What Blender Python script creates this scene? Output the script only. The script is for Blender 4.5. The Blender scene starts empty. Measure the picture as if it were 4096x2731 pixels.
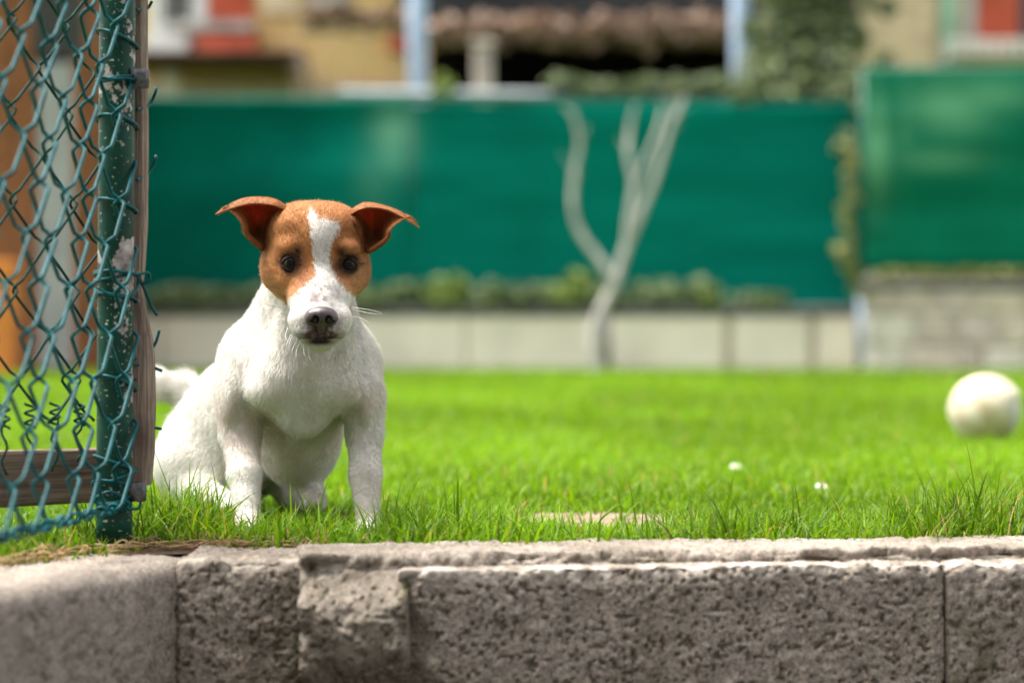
import bpy, bmesh, math, random
import numpy as np
from mathutils import Vector, Matrix, Euler

random.seed(7)
RNG = np.random.default_rng(7)
scene = bpy.context.scene
COL = scene.collection
R = math.radians

# ---------------------------------------------------------------- camera
CAM_H = 0.256            # metres above the lawn
F_PX = 85.0 / 36.0 * 4096
cam_d = bpy.data.cameras.new('camera')
cam_d.lens = 85.0
cam_d.sensor_width = 36.0
cam_d.shift_y = -35.0 / 4096
cam_d.clip_start = 0.05
cam_d.clip_end = 500.0
cam_d.dof.use_dof = True
cam_d.dof.focus_distance = 3.03
cam_d.dof.aperture_fstop = 2.7
cam = bpy.data.objects.new('camera', cam_d)
cam.location = (0, 0, CAM_H)
cam.rotation_euler = (R(90), 0, 0)
COL.objects.link(cam)
scene.camera = cam

# ---------------------------------------------------------------- sky, sun, exposure
SUN_EL, SUN_AZ = R(66), R(-80)     # azimuth from +Y towards +X: high up on the left
world = bpy.data.worlds.new('World')
scene.world = world
world.use_nodes = True
wn = world.node_tree
wn.nodes.clear()
w_out = wn.nodes.new('ShaderNodeOutputWorld')
w_bg = wn.nodes.new('ShaderNodeBackground')
w_sky = wn.nodes.new('ShaderNodeTexSky')
w_sky.sky_type = 'NISHITA'
w_sky.sun_disc = False
w_sky.sun_elevation = SUN_EL
w_sky.sun_rotation = SUN_AZ
w_sky.air_density = 1.0
w_sky.dust_density = 3.0
w_hsv = wn.nodes.new('ShaderNodeHueSaturation')
w_hsv.inputs['Saturation'].default_value = 0.15
wn.links.new(w_sky.outputs[0], w_hsv.inputs['Color'])
wn.links.new(w_hsv.outputs[0], w_bg.inputs['Color'])
w_bg.inputs['Strength'].default_value = 0.14
wn.links.new(w_bg.outputs[0], w_out.inputs['Surface'])

sun_d = bpy.data.lights.new('sun', 'SUN')
sun_d.energy = 3.2
sun_d.angle = R(28)
sun_d.color = (1.0, 0.95, 0.86)
sun = bpy.data.objects.new('sun', sun_d)
sv = Vector((math.sin(SUN_AZ) * math.cos(SUN_EL), math.cos(SUN_AZ) * math.cos(SUN_EL), math.sin(SUN_EL)))
sun.rotation_euler = sv.to_track_quat('Z', 'Y').to_euler()
sun.location = (0, 0, 30)
COL.objects.link(sun)

vs = scene.view_settings
vs.view_transform = 'Standard'
vs.look = 'None'
vs.gamma = 1.0
vs.exposure = 1.68
scene.render.engine = 'CYCLES'
scene.render.film_transparent = False


def P(px, py, d):
    """the point at distance d (metres in front of the camera) seen at photo pixel px, py"""
    return Vector(((px - 2048) * d / F_PX, d, CAM_H + (1330 - py) * d / F_PX))


# ---------------------------------------------------------------- object helpers
def tag(o, label=None, cat=None, group=None, kind=None):
    if label: o['label'] = label
    if cat: o['category'] = cat
    if group: o['group'] = group
    if kind: o['kind'] = kind
    return o


def link(o, parent=None):
    COL.objects.link(o)
    if parent is not None:
        o.parent = parent
    return o


def empty(name, loc, label=None, cat=None, group=None, kind=None, rz=0.0):
    o = bpy.data.objects.new(name, None)
    o.location = loc
    o.rotation_euler = (0, 0, rz)
    o.empty_display_size = 0.05
    link(o)
    bpy.context.view_layer.update()
    return tag(o, label, cat, group, kind)


def mesh_np(name, V, F, smooth=True):
    me = bpy.data.meshes.new(name)
    V = np.asarray(V, dtype=np.float32)
    F = [np.asarray(f, dtype=np.int32) for f in (F if isinstance(F, list) else [F]) if len(f)]
    me.vertices.add(len(V))
    me.vertices.foreach_set('co', V.ravel())
    nl = sum(f.size for f in F)
    nf = sum(len(f) for f in F)
    me.loops.add(nl)
    me.polygons.add(nf)
    me.loops.foreach_set('vertex_index', np.concatenate([f.ravel() for f in F]))
    tot = np.concatenate([np.full(len(f), f.shape[1], np.int32) for f in F])
    start = np.concatenate([[0], np.cumsum(tot)[:-1]]).astype(np.int32)
    me.polygons.foreach_set('loop_start', start)
    me.polygons.foreach_set('loop_total', tot)
    me.polygons.foreach_set('use_smooth', np.full(nf, smooth))
    me.update(calc_edges=True)
    me.validate()
    return me


def obj(name, me, mat, parent=None, world=True):
    """link one mesh object; world=True: mesh coordinates are world coordinates"""
    o = bpy.data.objects.new(name, me)
    if mat is not None and len(me.materials) == 0:
        me.materials.append(mat)
    link(o, parent)
    if parent is not None and world:
        m = parent.matrix_world if parent.parent is None else parent.parent.matrix_world @ parent.matrix_basis
        o.matrix_basis = m.inverted()
    return o


def recentre(o):
    """move a top-level mesh's origin to its base centre"""
    me = o.data
    n = len(me.vertices)
    co = np.empty(n * 3, np.float32)
    me.vertices.foreach_get('co', co)
    co = co.reshape(-1, 3)
    c = np.array([(co[:, 0].min() + co[:, 0].max()) / 2, (co[:, 1].min() + co[:, 1].max()) / 2, co[:, 2].min()])
    me.vertices.foreach_set('co', (co - c).astype(np.float32).ravel())
    o.location = Vector(c) + o.location
    me.update()
    return o


class MB:
    """collects boxes, tubes and patches into one mesh"""
    def __init__(self):
        self.V, self.Q, self.T, self.n = [], [], [], 0

    def add(self, V, Q=(), T=()):
        V = np.asarray(V, float).reshape(-1, 3)
        if len(Q): self.Q.append(np.asarray(Q, int) + self.n)
        if len(T): self.T.append(np.asarray(T, int) + self.n)
        self.V.append(V)
        self.n += len(V)
        return self

    def box(self, lo, hi, bev=0.0, M=None):
        (x0, y0, z0), (x1, y1, z1) = lo, hi
        if bev <= 0:
            V = np.array([[x, y, z] for z in (z0, z1) for y in (y0, y1) for x in (x0, x1)])
            Q = [[0, 2, 3, 1], [4, 5, 7, 6], [0, 1, 5, 4], [1, 3, 7, 5], [3, 2, 6, 7], [2, 0, 4, 6]]
            T = []
        else:
            b = bev
            ring = lambda z, i: [[x0 + i + (b if i == 0 else 0) * 0, y0, z]]
            def oct8(z, ins):
                a = ins
                return [[x0 + b, y0 + a, z], [x1 - b, y0 + a, z], [x1 - a, y0 + b, z], [x1 - a, y1 - b, z],
                        [x1 - b, y1 - a, z], [x0 + b, y1 - a, z], [x0 + a, y1 - b, z], [x0 + a, y0 + b, z]]
            V = np.array(oct8(z0, b) + oct8(z0 + b, 0) + oct8(z1 - b, 0) + oct8(z1, b))
            Q = []
            for k in range(3):
                for i in range(8):
                    j = (i + 1) % 8
                    Q.append([k * 8 + i, k * 8 + j, k * 8 + 8 + j, k * 8 + 8 + i])
            Q += [[0, 7, 6, 5], [0, 5, 4, 1], [1, 4, 3, 2], [24, 29, 30, 31], [24, 25, 28, 29], [25, 26, 27, 28]]
            T = []
        if M is not None:
            V = np.array([M @ Vector(v) for v in V])
        return self.add(V, Q, T)

    def tube(self, pts, rad, sides=6, cap=True, closed=False):
        pts = np.asarray(pts, float)
        n = len(pts)
        rad = np.broadcast_to(np.asarray(rad, float), (n,))
        if closed:
            t = np.roll(pts, -1, 0) - np.roll(pts, 1, 0)
        else:
            t = np.gradient(pts, axis=0)
        t /= np.linalg.norm(t, axis=1)[:, None] + 1e-12
        ref = np.array([0.0, 0, 1]) if abs(t[0, 2]) < 0.9 else np.array([1.0, 0, 0])
        u = np.cross(t[0], ref); u /= np.linalg.norm(u)
        U = np.empty_like(pts)
        for i in range(n):
            u = u - t[i] * np.dot(u, t[i])
            u /= np.linalg.norm(u) + 1e-12
            U[i] = u
        W = np.cross(t, U)
        a = np.arange(sides) / sides * 2 * np.pi
        V = pts[:, None] + rad[:, None, None] * (np.cos(a)[None, :, None] * U[:, None] + np.sin(a)[None, :, None] * W[:, None])
        V = V.reshape(-1, 3)
        Q = []
        m = n if closed else n - 1
        for i in range(m):
            i2 = (i + 1) % n
            for k in range(sides):
                k2 = (k + 1) % sides
                Q.append([i * sides + k, i * sides + k2, i2 * sides + k2, i2 * sides + k])
        T = []
        if cap and not closed:
            V = np.vstack([V, pts[0], pts[-1]])
            c0, c1 = n * sides, n * sides + 1
            for k in range(sides):
                k2 = (k + 1) % sides
                T.append([c0, k2, k])
                T.append([c1, (n - 1) * sides + k, (n - 1) * sides + k2])
        return self.add(V, Q, T)

    def mesh(self, name, smooth=False):
        V = np.vstack(self.V)
        F = []
        if self.Q: F.append(np.vstack(self.Q))
        if self.T: F.append(np.vstack(self.T))
        return mesh_np(name, V, F, smooth)

    def build(self, name, mat, parent=None, smooth=False, world=True):
        return obj(name, self.mesh(name, smooth), mat, parent, world)


# ---------------------------------------------------------------- numpy noise
def _hash(ix, iy, iz, seed):
    h = (ix.astype(np.int64) * 374761393 + iy.astype(np.int64) * 668265263 + iz.astype(np.int64) * 2147483647 + seed * 974711) & 0xffffffff
    h = ((h ^ (h >> 13)) * 1274126177) & 0xffffffff
    h = ((h ^ (h >> 16)) * 2246822519) & 0xffffffff
    return ((h ^ (h >> 15)) & 0xffffff) / float(0xffffff)


def vnoise(p, seed=0):
    """value noise in 0..1 at points p (n,3)"""
    i = np.floor(p).astype(np.int64)
    f = p - i
    f = f * f * (3 - 2 * f)
    r = 0
    for dx in (0, 1):
        wx = f[:, 0] if dx else 1 - f[:, 0]
        for dy in (0, 1):
            wy = f[:, 1] if dy else 1 - f[:, 1]
            for dz in (0, 1):
                wz = f[:, 2] if dz else 1 - f[:, 2]
                r = r + wx * wy * wz * _hash(i[:, 0] + dx, i[:, 1] + dy, i[:, 2] + dz, seed)
    return r


def fbm(p, octaves=4, seed=0):
    a, s, t = 1.0, 0.0, 0.0
    for o in range(octaves):
        s = s + a * vnoise(p * 2.0 ** o + 17.3 * o, seed + o)
        t += a
        a *= 0.5
    return s / t


def sstep(a, b, x):
    t = np.clip((x - a) / (b - a), 0, 1)
    return t * t * (3 - 2 * t)


# ---------------------------------------------------------------- material helpers
def new_mat(name):
    m = bpy.data.materials.new(name)
    m.use_nodes = True
    nt = m.node_tree
    nt.nodes.clear()
    out = nt.nodes.new('ShaderNodeOutputMaterial')
    b = nt.nodes.new('ShaderNodeBsdfPrincipled')
    nt.links.new(b.outputs[0], out.inputs[0])
    return m, nt, b, out


def N(nt, typ, **kw):
    n = nt.nodes.new(typ)
    for k, v in kw.items():
        if k.startswith('i_'):
            key = k[2:]
            n.inputs[int(key) if key.isdigit() else key.replace('_', ' ')].default_value = v
        else:
            setattr(n, k, v)
    return n


def noise(nt, vec, scale, detail=4, rough=0.55, dist=0.0):
    n = N(nt, 'ShaderNodeTexNoise', i_Scale=scale, i_Detail=detail, i_Roughness=rough, i_Distortion=dist)
    nt.links.new(vec, n.inputs['Vector'])
    return n.outputs[0]


def coords(nt, scale=(1, 1, 1), which='Object'):
    tc = nt.nodes.new('ShaderNodeTexCoord')
    mp = N(nt, 'ShaderNodeMapping')
    mp.inputs['Scale'].default_value = scale
    nt.links.new(tc.outputs[which], mp.inputs[0])
    return mp.outputs[0]


def ramp(nt, fac, stops):
    r = nt.nodes.new('ShaderNodeValToRGB')
    el = r.color_ramp.elements
    while len(el) < len(stops):
        el.new(0.5)
    for e, (p, c) in zip(el, stops):
        e.position = p
        e.color = (*c, 1) if len(c) == 3 else c
    nt.links.new(fac, r.inputs[0])
    return r.outputs[0]


def mix(nt, fac, a, b, mode='MIX'):
    m = N(nt, 'ShaderNodeMix', data_type='RGBA', blend_type=mode)
    for sock, v in ((m.inputs[0], fac), (m.inputs[6], a), (m.inputs[7], b)):
        if hasattr(v, 'node'):
            nt.links.new(v, sock)
        else:
            sock.default_value = v if not isinstance(v, tuple) or len(v) == 4 else (*v, 1)
    return m.outputs[2]


def bump(nt, b, height, strength=0.5, dist=0.01, chain=None):
    n = N(nt, 'ShaderNodeBump', i_Strength=strength, i_Distance=dist)
    nt.links.new(height, n.inputs['Height'])
    if chain is not None:
        nt.links.new(chain, n.inputs['Normal'])
    if b is not None:
        nt.links.new(n.outputs[0], b.inputs['Normal'])
    return n.outputs[0]


def simple_mat(name, col, rough=0.6, var=0.15, scale=8.0, metal=0.0, spec=0.3, bumpd=0.0, stretch=(1, 1, 1)):
    """a colour broken up by two noises, with a little relief"""
    m, nt, b, out = new_mat(name)
    v = coords(nt, stretch)
    n1 = noise(nt, v, scale, 6, 0.6)
    lo = tuple(c * (1 - var) for c in col)
    hi = tuple(min(1, c * (1 + var)) for c in col)
    c = ramp(nt, n1, [(0.3, lo), (0.7, hi)])
    nt.links.new(c, b.inputs['Base Color'])
    b.inputs['Roughness'].default_value = rough
    b.inputs['Metallic'].default_value = metal
    b.inputs['Specular IOR Level'].default_value = spec
    if bumpd > 0:
        bump(nt, b, noise(nt, v, scale * 6, 5, 0.6), 0.6, bumpd)
    return m


MAT = {}


def make_materials():
    # pitted concrete
    m, nt, b, out = new_mat('pitted_concrete')
    v = coords(nt)
    big = noise(nt, v, 5.0, 5, 0.6)
    mid = noise(nt, v, 28.0, 5, 0.65)
    grit = noise(nt, v, 260.0, 4, 0.7)
    vo = N(nt, 'ShaderNodeTexVoronoi', i_Scale=170.0, i_Randomness=1.0)
    nt.links.new(v, vo.inputs['Vector'])
    c = ramp(nt, mid, [(0.28, (0.16, 0.128, 0.106)), (0.5, (0.285, 0.238, 0.202)), (0.72, (0.41, 0.355, 0.305))])
    c = mix(nt, 0.5, c, ramp(nt, grit, [(0.33, (0.045, 0.035, 0.028)), (0.46, (0.235, 0.198, 0.165)), (0.66, (0.49, 0.435, 0.38))]))
    dv = N(nt, 'ShaderNodeVectorMath', operation='MULTIPLY_ADD')
    dn_ = N(nt, 'ShaderNodeTexNoise', i_Scale=140.0, i_Detail=2)
    nt.links.new(v, dn_.inputs['Vector'])
    nt.links.new(dn_.outputs['Color'], dv.inputs[0]); dv.inputs[1].default_value = (0.009, 0.009, 0.009)
    nt.links.new(v, dv.inputs[2])
    cell = N(nt, 'ShaderNodeTexVoronoi', i_Scale=300.0, i_Randomness=1.0)
    nt.links.new(dv.outputs[0], cell.inputs['Vector'])
    gap = ramp(nt, cell.outputs['Distance'], [(0.50, (0, 0, 0)), (0.85, (0.8, 0.8, 0.8))])
    gap = mix(nt, 1.0, gap, ramp(nt, noise(nt, v, 150.0, 4, 0.65), [(0.40, (0.1, 0.1, 0.1)), (0.62, (1, 1, 1))]), 'MULTIPLY')
    c = mix(nt, gap, c, (0.055, 0.046, 0.036))
    stain = ramp(nt, big, [(0.48, (0, 0, 0)), (0.68, (1, 1, 1))])
    c = mix(nt, stain, c, mix(nt, 0.5, c, (0.10, 0.085, 0.055)))
    agg = ramp(nt, vo.outputs['Color'], [(0.80, (0, 0, 0)), (0.9, (0.6, 0.6, 0.6))])
    c = mix(nt, agg, c, (0.42, 0.33, 0.26))
    att = N(nt, 'ShaderNodeAttribute', attribute_name='pit')
    c = mix(nt, att.outputs['Fac'], c, (0.060, 0.050, 0.036))
    att2 = N(nt, 'ShaderNodeAttribute', attribute_name='chalk')
    c = mix(nt, att2.outputs['Fac'], c, (0.62, 0.55, 0.48))
    att3 = N(nt, 'ShaderNodeAttribute', attribute_name='moss')
    c = mix(nt, att3.outputs['Fac'], c, mix(nt, grit, (0.030, 0.028, 0.014), (0.075, 0.080, 0.018)))
    nt.links.new(c, b.inputs['Base Color'])
    b.inputs['Roughness'].default_value = 0.93
    b.inputs['Specular IOR Level'].default_value = 0.15
    n1 = bump(nt, None, grit, 0.7, 0.003)
    bump(nt, b, cell.outputs['Distance'], -0.5, 0.003, n1)
    MAT['concrete'] = m

    # lawn soil
    m, nt, b, out = new_mat('lawn_soil')
    v = coords(nt)
    c = ramp(nt, noise(nt, v, 40, 6, 0.6), [(0.3, (0.045, 0.09, 0.008)), (0.55, (0.08, 0.16, 0.010)), (0.75, (0.13, 0.20, 0.02))])
    att = N(nt, 'ShaderNodeAttribute', attribute_name='bare')
    soil = ramp(nt, noise(nt, v, 90, 6, 0.65), [(0.3, (0.11, 0.072, 0.046)), (0.55, (0.27, 0.185, 0.13)), (0.75, (0.40, 0.30, 0.235))])
    c = mix(nt, att.outputs['Fac'], c, soil)
    nt.links.new(c, b.inputs['Base Color'])
    b.inputs['Roughness'].default_value = 0.95
    bump(nt, b, noise(nt, v, 120, 5, 0.7), 0.7, 0.008)
    MAT['soil'] = m

    # grass blades: colour attribute, thin and translucent
    m, nt, b, out = new_mat('grass_blade')
    att = N(nt, 'ShaderNodeAttribute', attribute_name='blade_colour')
    nt.links.new(att.outputs['Color'], b.inputs['Base Color'])
    b.inputs['Roughness'].default_value = 0.45
    b.inputs['Specular IOR Level'].default_value = 0.18
    tr = N(nt, 'ShaderNodeBsdfTranslucent')
    tc = mix(nt, 1.0, att.outputs['Color'], (1.15, 1.25, 0.5, 1), 'MULTIPLY')
    nt.links.new(tc, tr.inputs['Color'])
    ms = N(nt, 'ShaderNodeMixShader', i_0=0.45)
    nt.links.new(b.outputs[0], ms.inputs[1])
    nt.links.new(tr.outputs[0], ms.inputs[2])
    nt.links.new(ms.outputs[0], out.inputs[0])
    MAT['grass'] = m

    # leaves
    for nm, lo, hi in (('leaf_ivy', (0.018, 0.042, 0.014), (0.25, 0.31, 0.12)),
                       ('leaf_ground', (0.08, 0.12, 0.05), (0.26, 0.33, 0.14)),
                       ('leaf_bright', (0.13, 0.20, 0.03), (0.30, 0.38, 0.09)),
                       ('leaf_yellow', (0.14, 0.16, 0.03), (0.32, 0.30, 0.07)),
                       ('leaf_dry', (0.13, 0.075, 0.045), (0.42, 0.28, 0.19))):
        m, nt, b, out = new_mat(nm)
        oi = N(nt, 'ShaderNodeAttribute', attribute_name='leaf_tone')
        c = mix(nt, oi.outputs['Fac'], lo, hi)
        nt.links.new(c, b.inputs['Base Color'])
        b.inputs['Roughness'].default_value = 0.55
        tr = N(nt, 'ShaderNodeBsdfTranslucent')
        nt.links.new(c, tr.inputs['Color'])
        ms = N(nt, 'ShaderNodeMixShader', i_0=0.25)
        nt.links.new(b.outputs[0], ms.inputs[1]); nt.links.new(tr.outputs[0], ms.inputs[2])
        nt.links.new(ms.outputs[0], out.inputs[0])
        MAT[nm] = m

    # green screen cloth, with bleached patches
    for nm, base, pale in (('screen_teal', (0.0005, 0.140, 0.104), (0.17, 0.40, 0.27)),
                           ('screen_green', (0.002, 0.118, 0.066), (0.15, 0.38, 0.21))):
        m, nt, b, out = new_mat(nm)
        v = coords(nt, (1, 1, 1))
        f = noise(nt, v, 1.3, 3, 0.5, 0.3)
        c = mix(nt, ramp(nt, f, [(0.30, (0.72, 0.72, 0.72)), (0.6, (1.12, 1.12, 1.12))]), (0, 0, 0, 1), base)
        att = N(nt, 'ShaderNodeAttribute', attribute_name='bleach')
        c = mix(nt, att.outputs['Fac'], c, pale)
        weave = noise(nt, coords(nt, (1, 1, 1)), 320, 2, 0.5)
        nt.links.new(c, b.inputs['Base Color'])
        b.inputs['Roughness'].default_value = 0.9
        b.inputs['Specular IOR Level'].default_value = 0.03
        bump(nt, b, weave, 0.3, 0.002)
        MAT[nm] = m

    # weathered timber
    def wood(nm, lo, mid_, hi, along, fine=55):
        m, nt, b, out = new_mat(nm)
        sc = [fine, fine, fine]; sc['xyz'.index(along)] = fine * 0.03
        v = coords(nt, tuple(sc))
        g = noise(nt, v, 1.0, 6, 0.68, 0.4)
        sc2 = [fine * 3, fine * 3, fine * 3]; sc2['xyz'.index(along)] = fine * 0.1
        g2 = noise(nt, coords(nt, tuple(sc2)), 1.0, 4, 0.6)
        c = ramp(nt, g, [(0.28, lo), (0.5, mid_), (0.72, hi)])
        c = mix(nt, 0.4, c, ramp(nt, g2, [(0.3, lo), (0.7, hi)]))
        c = mix(nt, ramp(nt, noise(nt, coords(nt), 14, 3, 0.5), [(0.5, (0, 0, 0)), (0.7, (0.5, 0.5, 0.5))]), c, tuple(x * 0.45 for x in lo))
        nt.links.new(c, b.inputs['Base Color'])
        b.inputs['Roughness'].default_value = 0.85
        b.inputs['Specular IOR Level'].default_value = 0.2
        n1 = bump(nt, None, g, 0.7, 0.004)
        bump(nt, b, g2, 0.6, 0.0015, n1)
        MAT[nm] = m
    wood('old_plank', (0.050, 0.028, 0.020), (0.24, 0.17, 0.13), (0.50, 0.41, 0.34), 'z', 170)
    wood('old_rail', (0.045, 0.026, 0.020), (0.15, 0.105, 0.085), (0.30, 0.23, 0.19), 'x', 140)
    wood('shed_board', (0.13, 0.046, 0.020), (0.24, 0.090, 0.038), (0.33, 0.145, 0.07), 'z')
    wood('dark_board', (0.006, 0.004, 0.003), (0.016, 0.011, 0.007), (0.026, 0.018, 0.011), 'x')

    # chipped green paint on steel
    m, nt, b, out = new_mat('chipped_green_paint')
    v = coords(nt)
    a = noise(nt, coords(nt, (1, 1, 0.6)), 16, 5, 0.62, 0.2)
    f = noise(nt, v, 130, 4, 0.6)
    sp = noise(nt, coords(nt, (1, 1, 1.8)), 150, 3, 0.5)
    chip = ramp(nt, mix(nt, 0.22, a, f), [(0.572, (0, 0, 0)), (0.585, (1, 1, 1))])
    speck = ramp(nt, sp, [(0.655, (0, 0, 0)), (0.68, (0.9, 0.9, 0.9))])
    green = ramp(nt, noise(nt, v, 24, 5, 0.6), [(0.3, (0.001, 0.026, 0.017)), (0.7, (0.003, 0.052, 0.034))])
    bare = ramp(nt, noise(nt, v, 60, 4, 0.6), [(0.35, (0.20, 0.16, 0.15)), (0.65, (0.50, 0.47, 0.45))])
    k = mix(nt, 1.0, chip, speck, 'LIGHTEN')
    nt.links.new(mix(nt, k, green, bare), b.inputs['Base Color'])
    b.inputs['Roughness'].default_value = 0.42
    b.inputs['Specular IOR Level'].default_value = 0.2
    bump(nt, b, k, -0.5, 0.0012)
    MAT['post_paint'] = m

    # plastic-coated wire
    m, nt, b, out = new_mat('green_wire')
    v = coords(nt)
    c = ramp(nt, noise(nt, v, 45, 5, 0.6), [(0.3, (0.002, 0.040, 0.044)), (0.72, (0.007, 0.105, 0.120))])
    nt.links.new(c, b.inputs['Base Color'])
    b.inputs['Roughness'].default_value = 0.4
    b.inputs['Specular IOR Level'].default_value = 0.14
    bump(nt, b, noise(nt, v, 400, 3, 0.5), 0.25, 0.0008)
    MAT['wire'] = m
    m, nt, b, out = new_mat('dark_thin_wire')  # darker wire colour for the second mesh layer
    v = coords(nt)
    nt.links.new(ramp(nt, noise(nt, v, 60, 5, 0.6), [(0.3, (0.004, 0.022, 0.018)), (0.7, (0.010, 0.050, 0.042))]), b.inputs['Base Color'])
    b.inputs['Roughness'].default_value = 0.6
    b.inputs['Specular IOR Level'].default_value = 0.08
    MAT['wire_dark'] = m

    MAT['dark_green_steel'] = simple_mat('dark_green_steel', (0.004, 0.075, 0.045), 0.5, 0.2, 12)
    MAT['steel'] = simple_mat('galvanised_steel', (0.13, 0.13, 0.14), 0.35, 0.4, 160, 0.9)
    MAT['plaster'] = simple_mat('cream_plaster', (0.80, 0.72, 0.62), 0.9, 0.14, 2.2, bumpd=0.004)
    MAT['plaster_stain'] = simple_mat('stained_joint', (0.46, 0.39, 0.31), 0.9, 0.4, 6, bumpd=0.004)
    MAT['cap'] = simple_mat('dark_coping', (0.13, 0.125, 0.125), 0.85, 0.35, 5, bumpd=0.004)
    MAT['mortar'] = simple_mat('mortar', (0.44, 0.38, 0.32), 0.95, 0.25, 12, bumpd=0.004)
    for i, c in enumerate([(0.54, 0.46, 0.39), (0.45, 0.38, 0.33), (0.60, 0.55, 0.48), (0.50, 0.42, 0.38)]):
        MAT['stone%d' % i] = simple_mat('wall_stone_tone', c, 0.9, 0.3, 9, bumpd=0.006)
    MAT['blue_steel'] = simple_mat('pale_blue_painted_steel', (0.42, 0.52, 0.72), 0.5, 0.12, 6)
    MAT['rail_grey'] = simple_mat('grey_rail', (0.26, 0.29, 0.30), 0.5, 0.2, 10)
    MAT['bark'] = simple_mat('pale_limewashed_bark', (0.42, 0.40, 0.375), 0.9, 0.40, 14, bumpd=0.006, stretch=(1, 1, 0.4))
    MAT['twig'] = simple_mat('grey_twig_bark', (0.22, 0.17, 0.13), 0.9, 0.3, 20, bumpd=0.004)
    MAT['ochre'] = simple_mat('ochre_render', (0.74, 0.50, 0.21), 0.9, 0.16, 1.5, bumpd=0.004)
    MAT['ochre_pale'] = simple_mat('pale_ochre_render', (0.80, 0.61, 0.39), 0.9, 0.34, 7.0, bumpd=0.006)
    MAT['red_paint'] = simple_mat('brick_red_paint', (0.52, 0.095, 0.045), 0.6, 0.2, 4)
    MAT['white_paint'] = simple_mat('white_paint', (0.72, 0.70, 0.68), 0.6, 0.12, 6)
    MAT['grey_paint'] = simple_mat('grey_paint', (0.42, 0.40, 0.36), 0.7, 0.3, 4)
    MAT['shed_white'] = simple_mat('pale_grey_paint', (0.30, 0.31, 0.32), 0.6, 0.15, 4)
    MAT['dark_roof'] = simple_mat('roof_shade_black', (0.006, 0.0064, 0.007), 0.95, 0.4, 8, spec=0.05)  # near-black roof colour stands in for deep shade
    MAT['brown_roof'] = simple_mat('dark_brown_felt', (0.055, 0.026, 0.016), 0.85, 0.3, 5)
    MAT['stone_pillar'] = simple_mat('pale_pillar_render', (0.44, 0.38, 0.32), 0.9, 0.2, 6)
    MAT['pipe_green'] = simple_mat('verdigris_pipe', (0.22, 0.42, 0.28), 0.6, 0.2, 6)
    MAT['paving'] = simple_mat('street_asphalt', (0.055, 0.053, 0.050), 0.9, 0.3, 30, bumpd=0.004)
    m, nt, b, out = new_mat('dark_window_glass')
    v = coords(nt)
    nt.links.new(ramp(nt, noise(nt, v, 2, 3, 0.5), [(0.3, (0.02, 0.022, 0.024)), (0.7, (0.05, 0.05, 0.05))]), b.inputs['Base Color'])
    b.inputs['Roughness'].default_value = 0.08
    MAT['glass'] = m
    # ball
    m, nt, b, out = new_mat('cream_ball_leather')
    v = coords(nt)
    c = ramp(nt, noise(nt, v, 14, 5, 0.6), [(0.38, (0.44, 0.36, 0.23)), (0.6, (0.62, 0.565, 0.44))])
    nt.links.new(c, b.inputs['Base Color'])
    b.inputs['Roughness'].default_value = 0.6
    bump(nt, b, noise(nt, v, 200, 3, 0.6), 0.3, 0.001)
    MAT['ball'] = m
    MAT['ball_dark'] = simple_mat('grey_ball_patch', (0.50, 0.46, 0.45), 0.6, 0.15, 20)
    MAT['petal'] = simple_mat('white_petal', (0.78, 0.76, 0.74), 0.6, 0.06, 60)
    MAT['flower_eye'] = simple_mat('yellow_flower_centre', (0.6, 0.42, 0.03), 0.7, 0.2, 200)
    MAT['dark_soil'] = simple_mat('dark_garden_soil', (0.085, 0.052, 0.032), 0.95, 0.5, 70, bumpd=0.006)
    MAT['straw'] = simple_mat('dry_straw', (0.36, 0.23, 0.12), 0.8, 0.35, 90)

    # dog
    m, nt, b, out = new_mat('dog_skin')
    att = N(nt, 'ShaderNodeAttribute', attribute_name='coat')
    v = coords(nt)
    c = mix(nt, 1.0, att.outputs['Color'], ramp(nt, noise(nt, v, 220, 3, 0.6), [(0.3, (0.82, 0.80, 0.78)), (0.7, (1, 1, 1))]), 'MULTIPLY')
    nt.links.new(c, b.inputs['Base Color'])
    b.inputs['Roughness'].default_value = 0.7
    b.inputs['Specular IOR Level'].default_value = 0.15
    bump(nt, b, noise(nt, coords(nt, (1, 1, 0.35)), 420, 3, 0.6), 0.35, 0.0015)
    MAT['skin'] = m
    m, nt, b, out = new_mat('dog_ear_skin')
    att = N(nt, 'ShaderNodeAttribute', attribute_name='coat')
    nt.links.new(att.outputs['Color'], b.inputs['Base Color'])
    b.inputs['Roughness'].default_value = 0.6
    b.inputs['Specular IOR Level'].default_value = 0.2
    tr = N(nt, 'ShaderNodeBsdfTranslucent')
    tr.inputs['Color'].default_value = (0.60, 0.05, 0.02, 1)
    ms = N(nt, 'ShaderNodeMixShader', i_0=0.26)
    nt.links.new(b.outputs[0], ms.inputs[1]); nt.links.new(tr.outputs[0], ms.inputs[2])
    nt.links.new(ms.outputs[0], out.inputs[0])
    MAT['ear'] = m
    m, nt, b, out = new_mat('dog_fur')
    att = N(nt, 'ShaderNodeAttribute', attribute_name='coat')
    nt.links.new(att.outputs['Color'], b.inputs['Base Color'])
    b.inputs['Roughness'].default_value = 0.55
    b.inputs['Specular IOR Level'].default_value = 0.25
    tr = N(nt, 'ShaderNodeBsdfTranslucent')
    nt.links.new(att.outputs['Color'], tr.inputs['Color'])
    ms = N(nt, 'ShaderNodeMixShader', i_0=0.3)
    nt.links.new(b.outputs[0], ms.inputs[1]); nt.links.new(tr.outputs[0], ms.inputs[2])
    nt.links.new(ms.outputs[0], out.inputs[0])
    MAT['fur'] = m
    m, nt, b, out = new_mat('dog_nose_leather')
    v = coords(nt)
    c = ramp(nt, noise(nt, v, 150, 4, 0.6), [(0.3, (0.030, 0.020, 0.023)), (0.7, (0.085, 0.060, 0.064))])
    nt.links.new(c, b.inputs['Base Color'])
    b.inputs['Roughness'].default_value = 0.36
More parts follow.
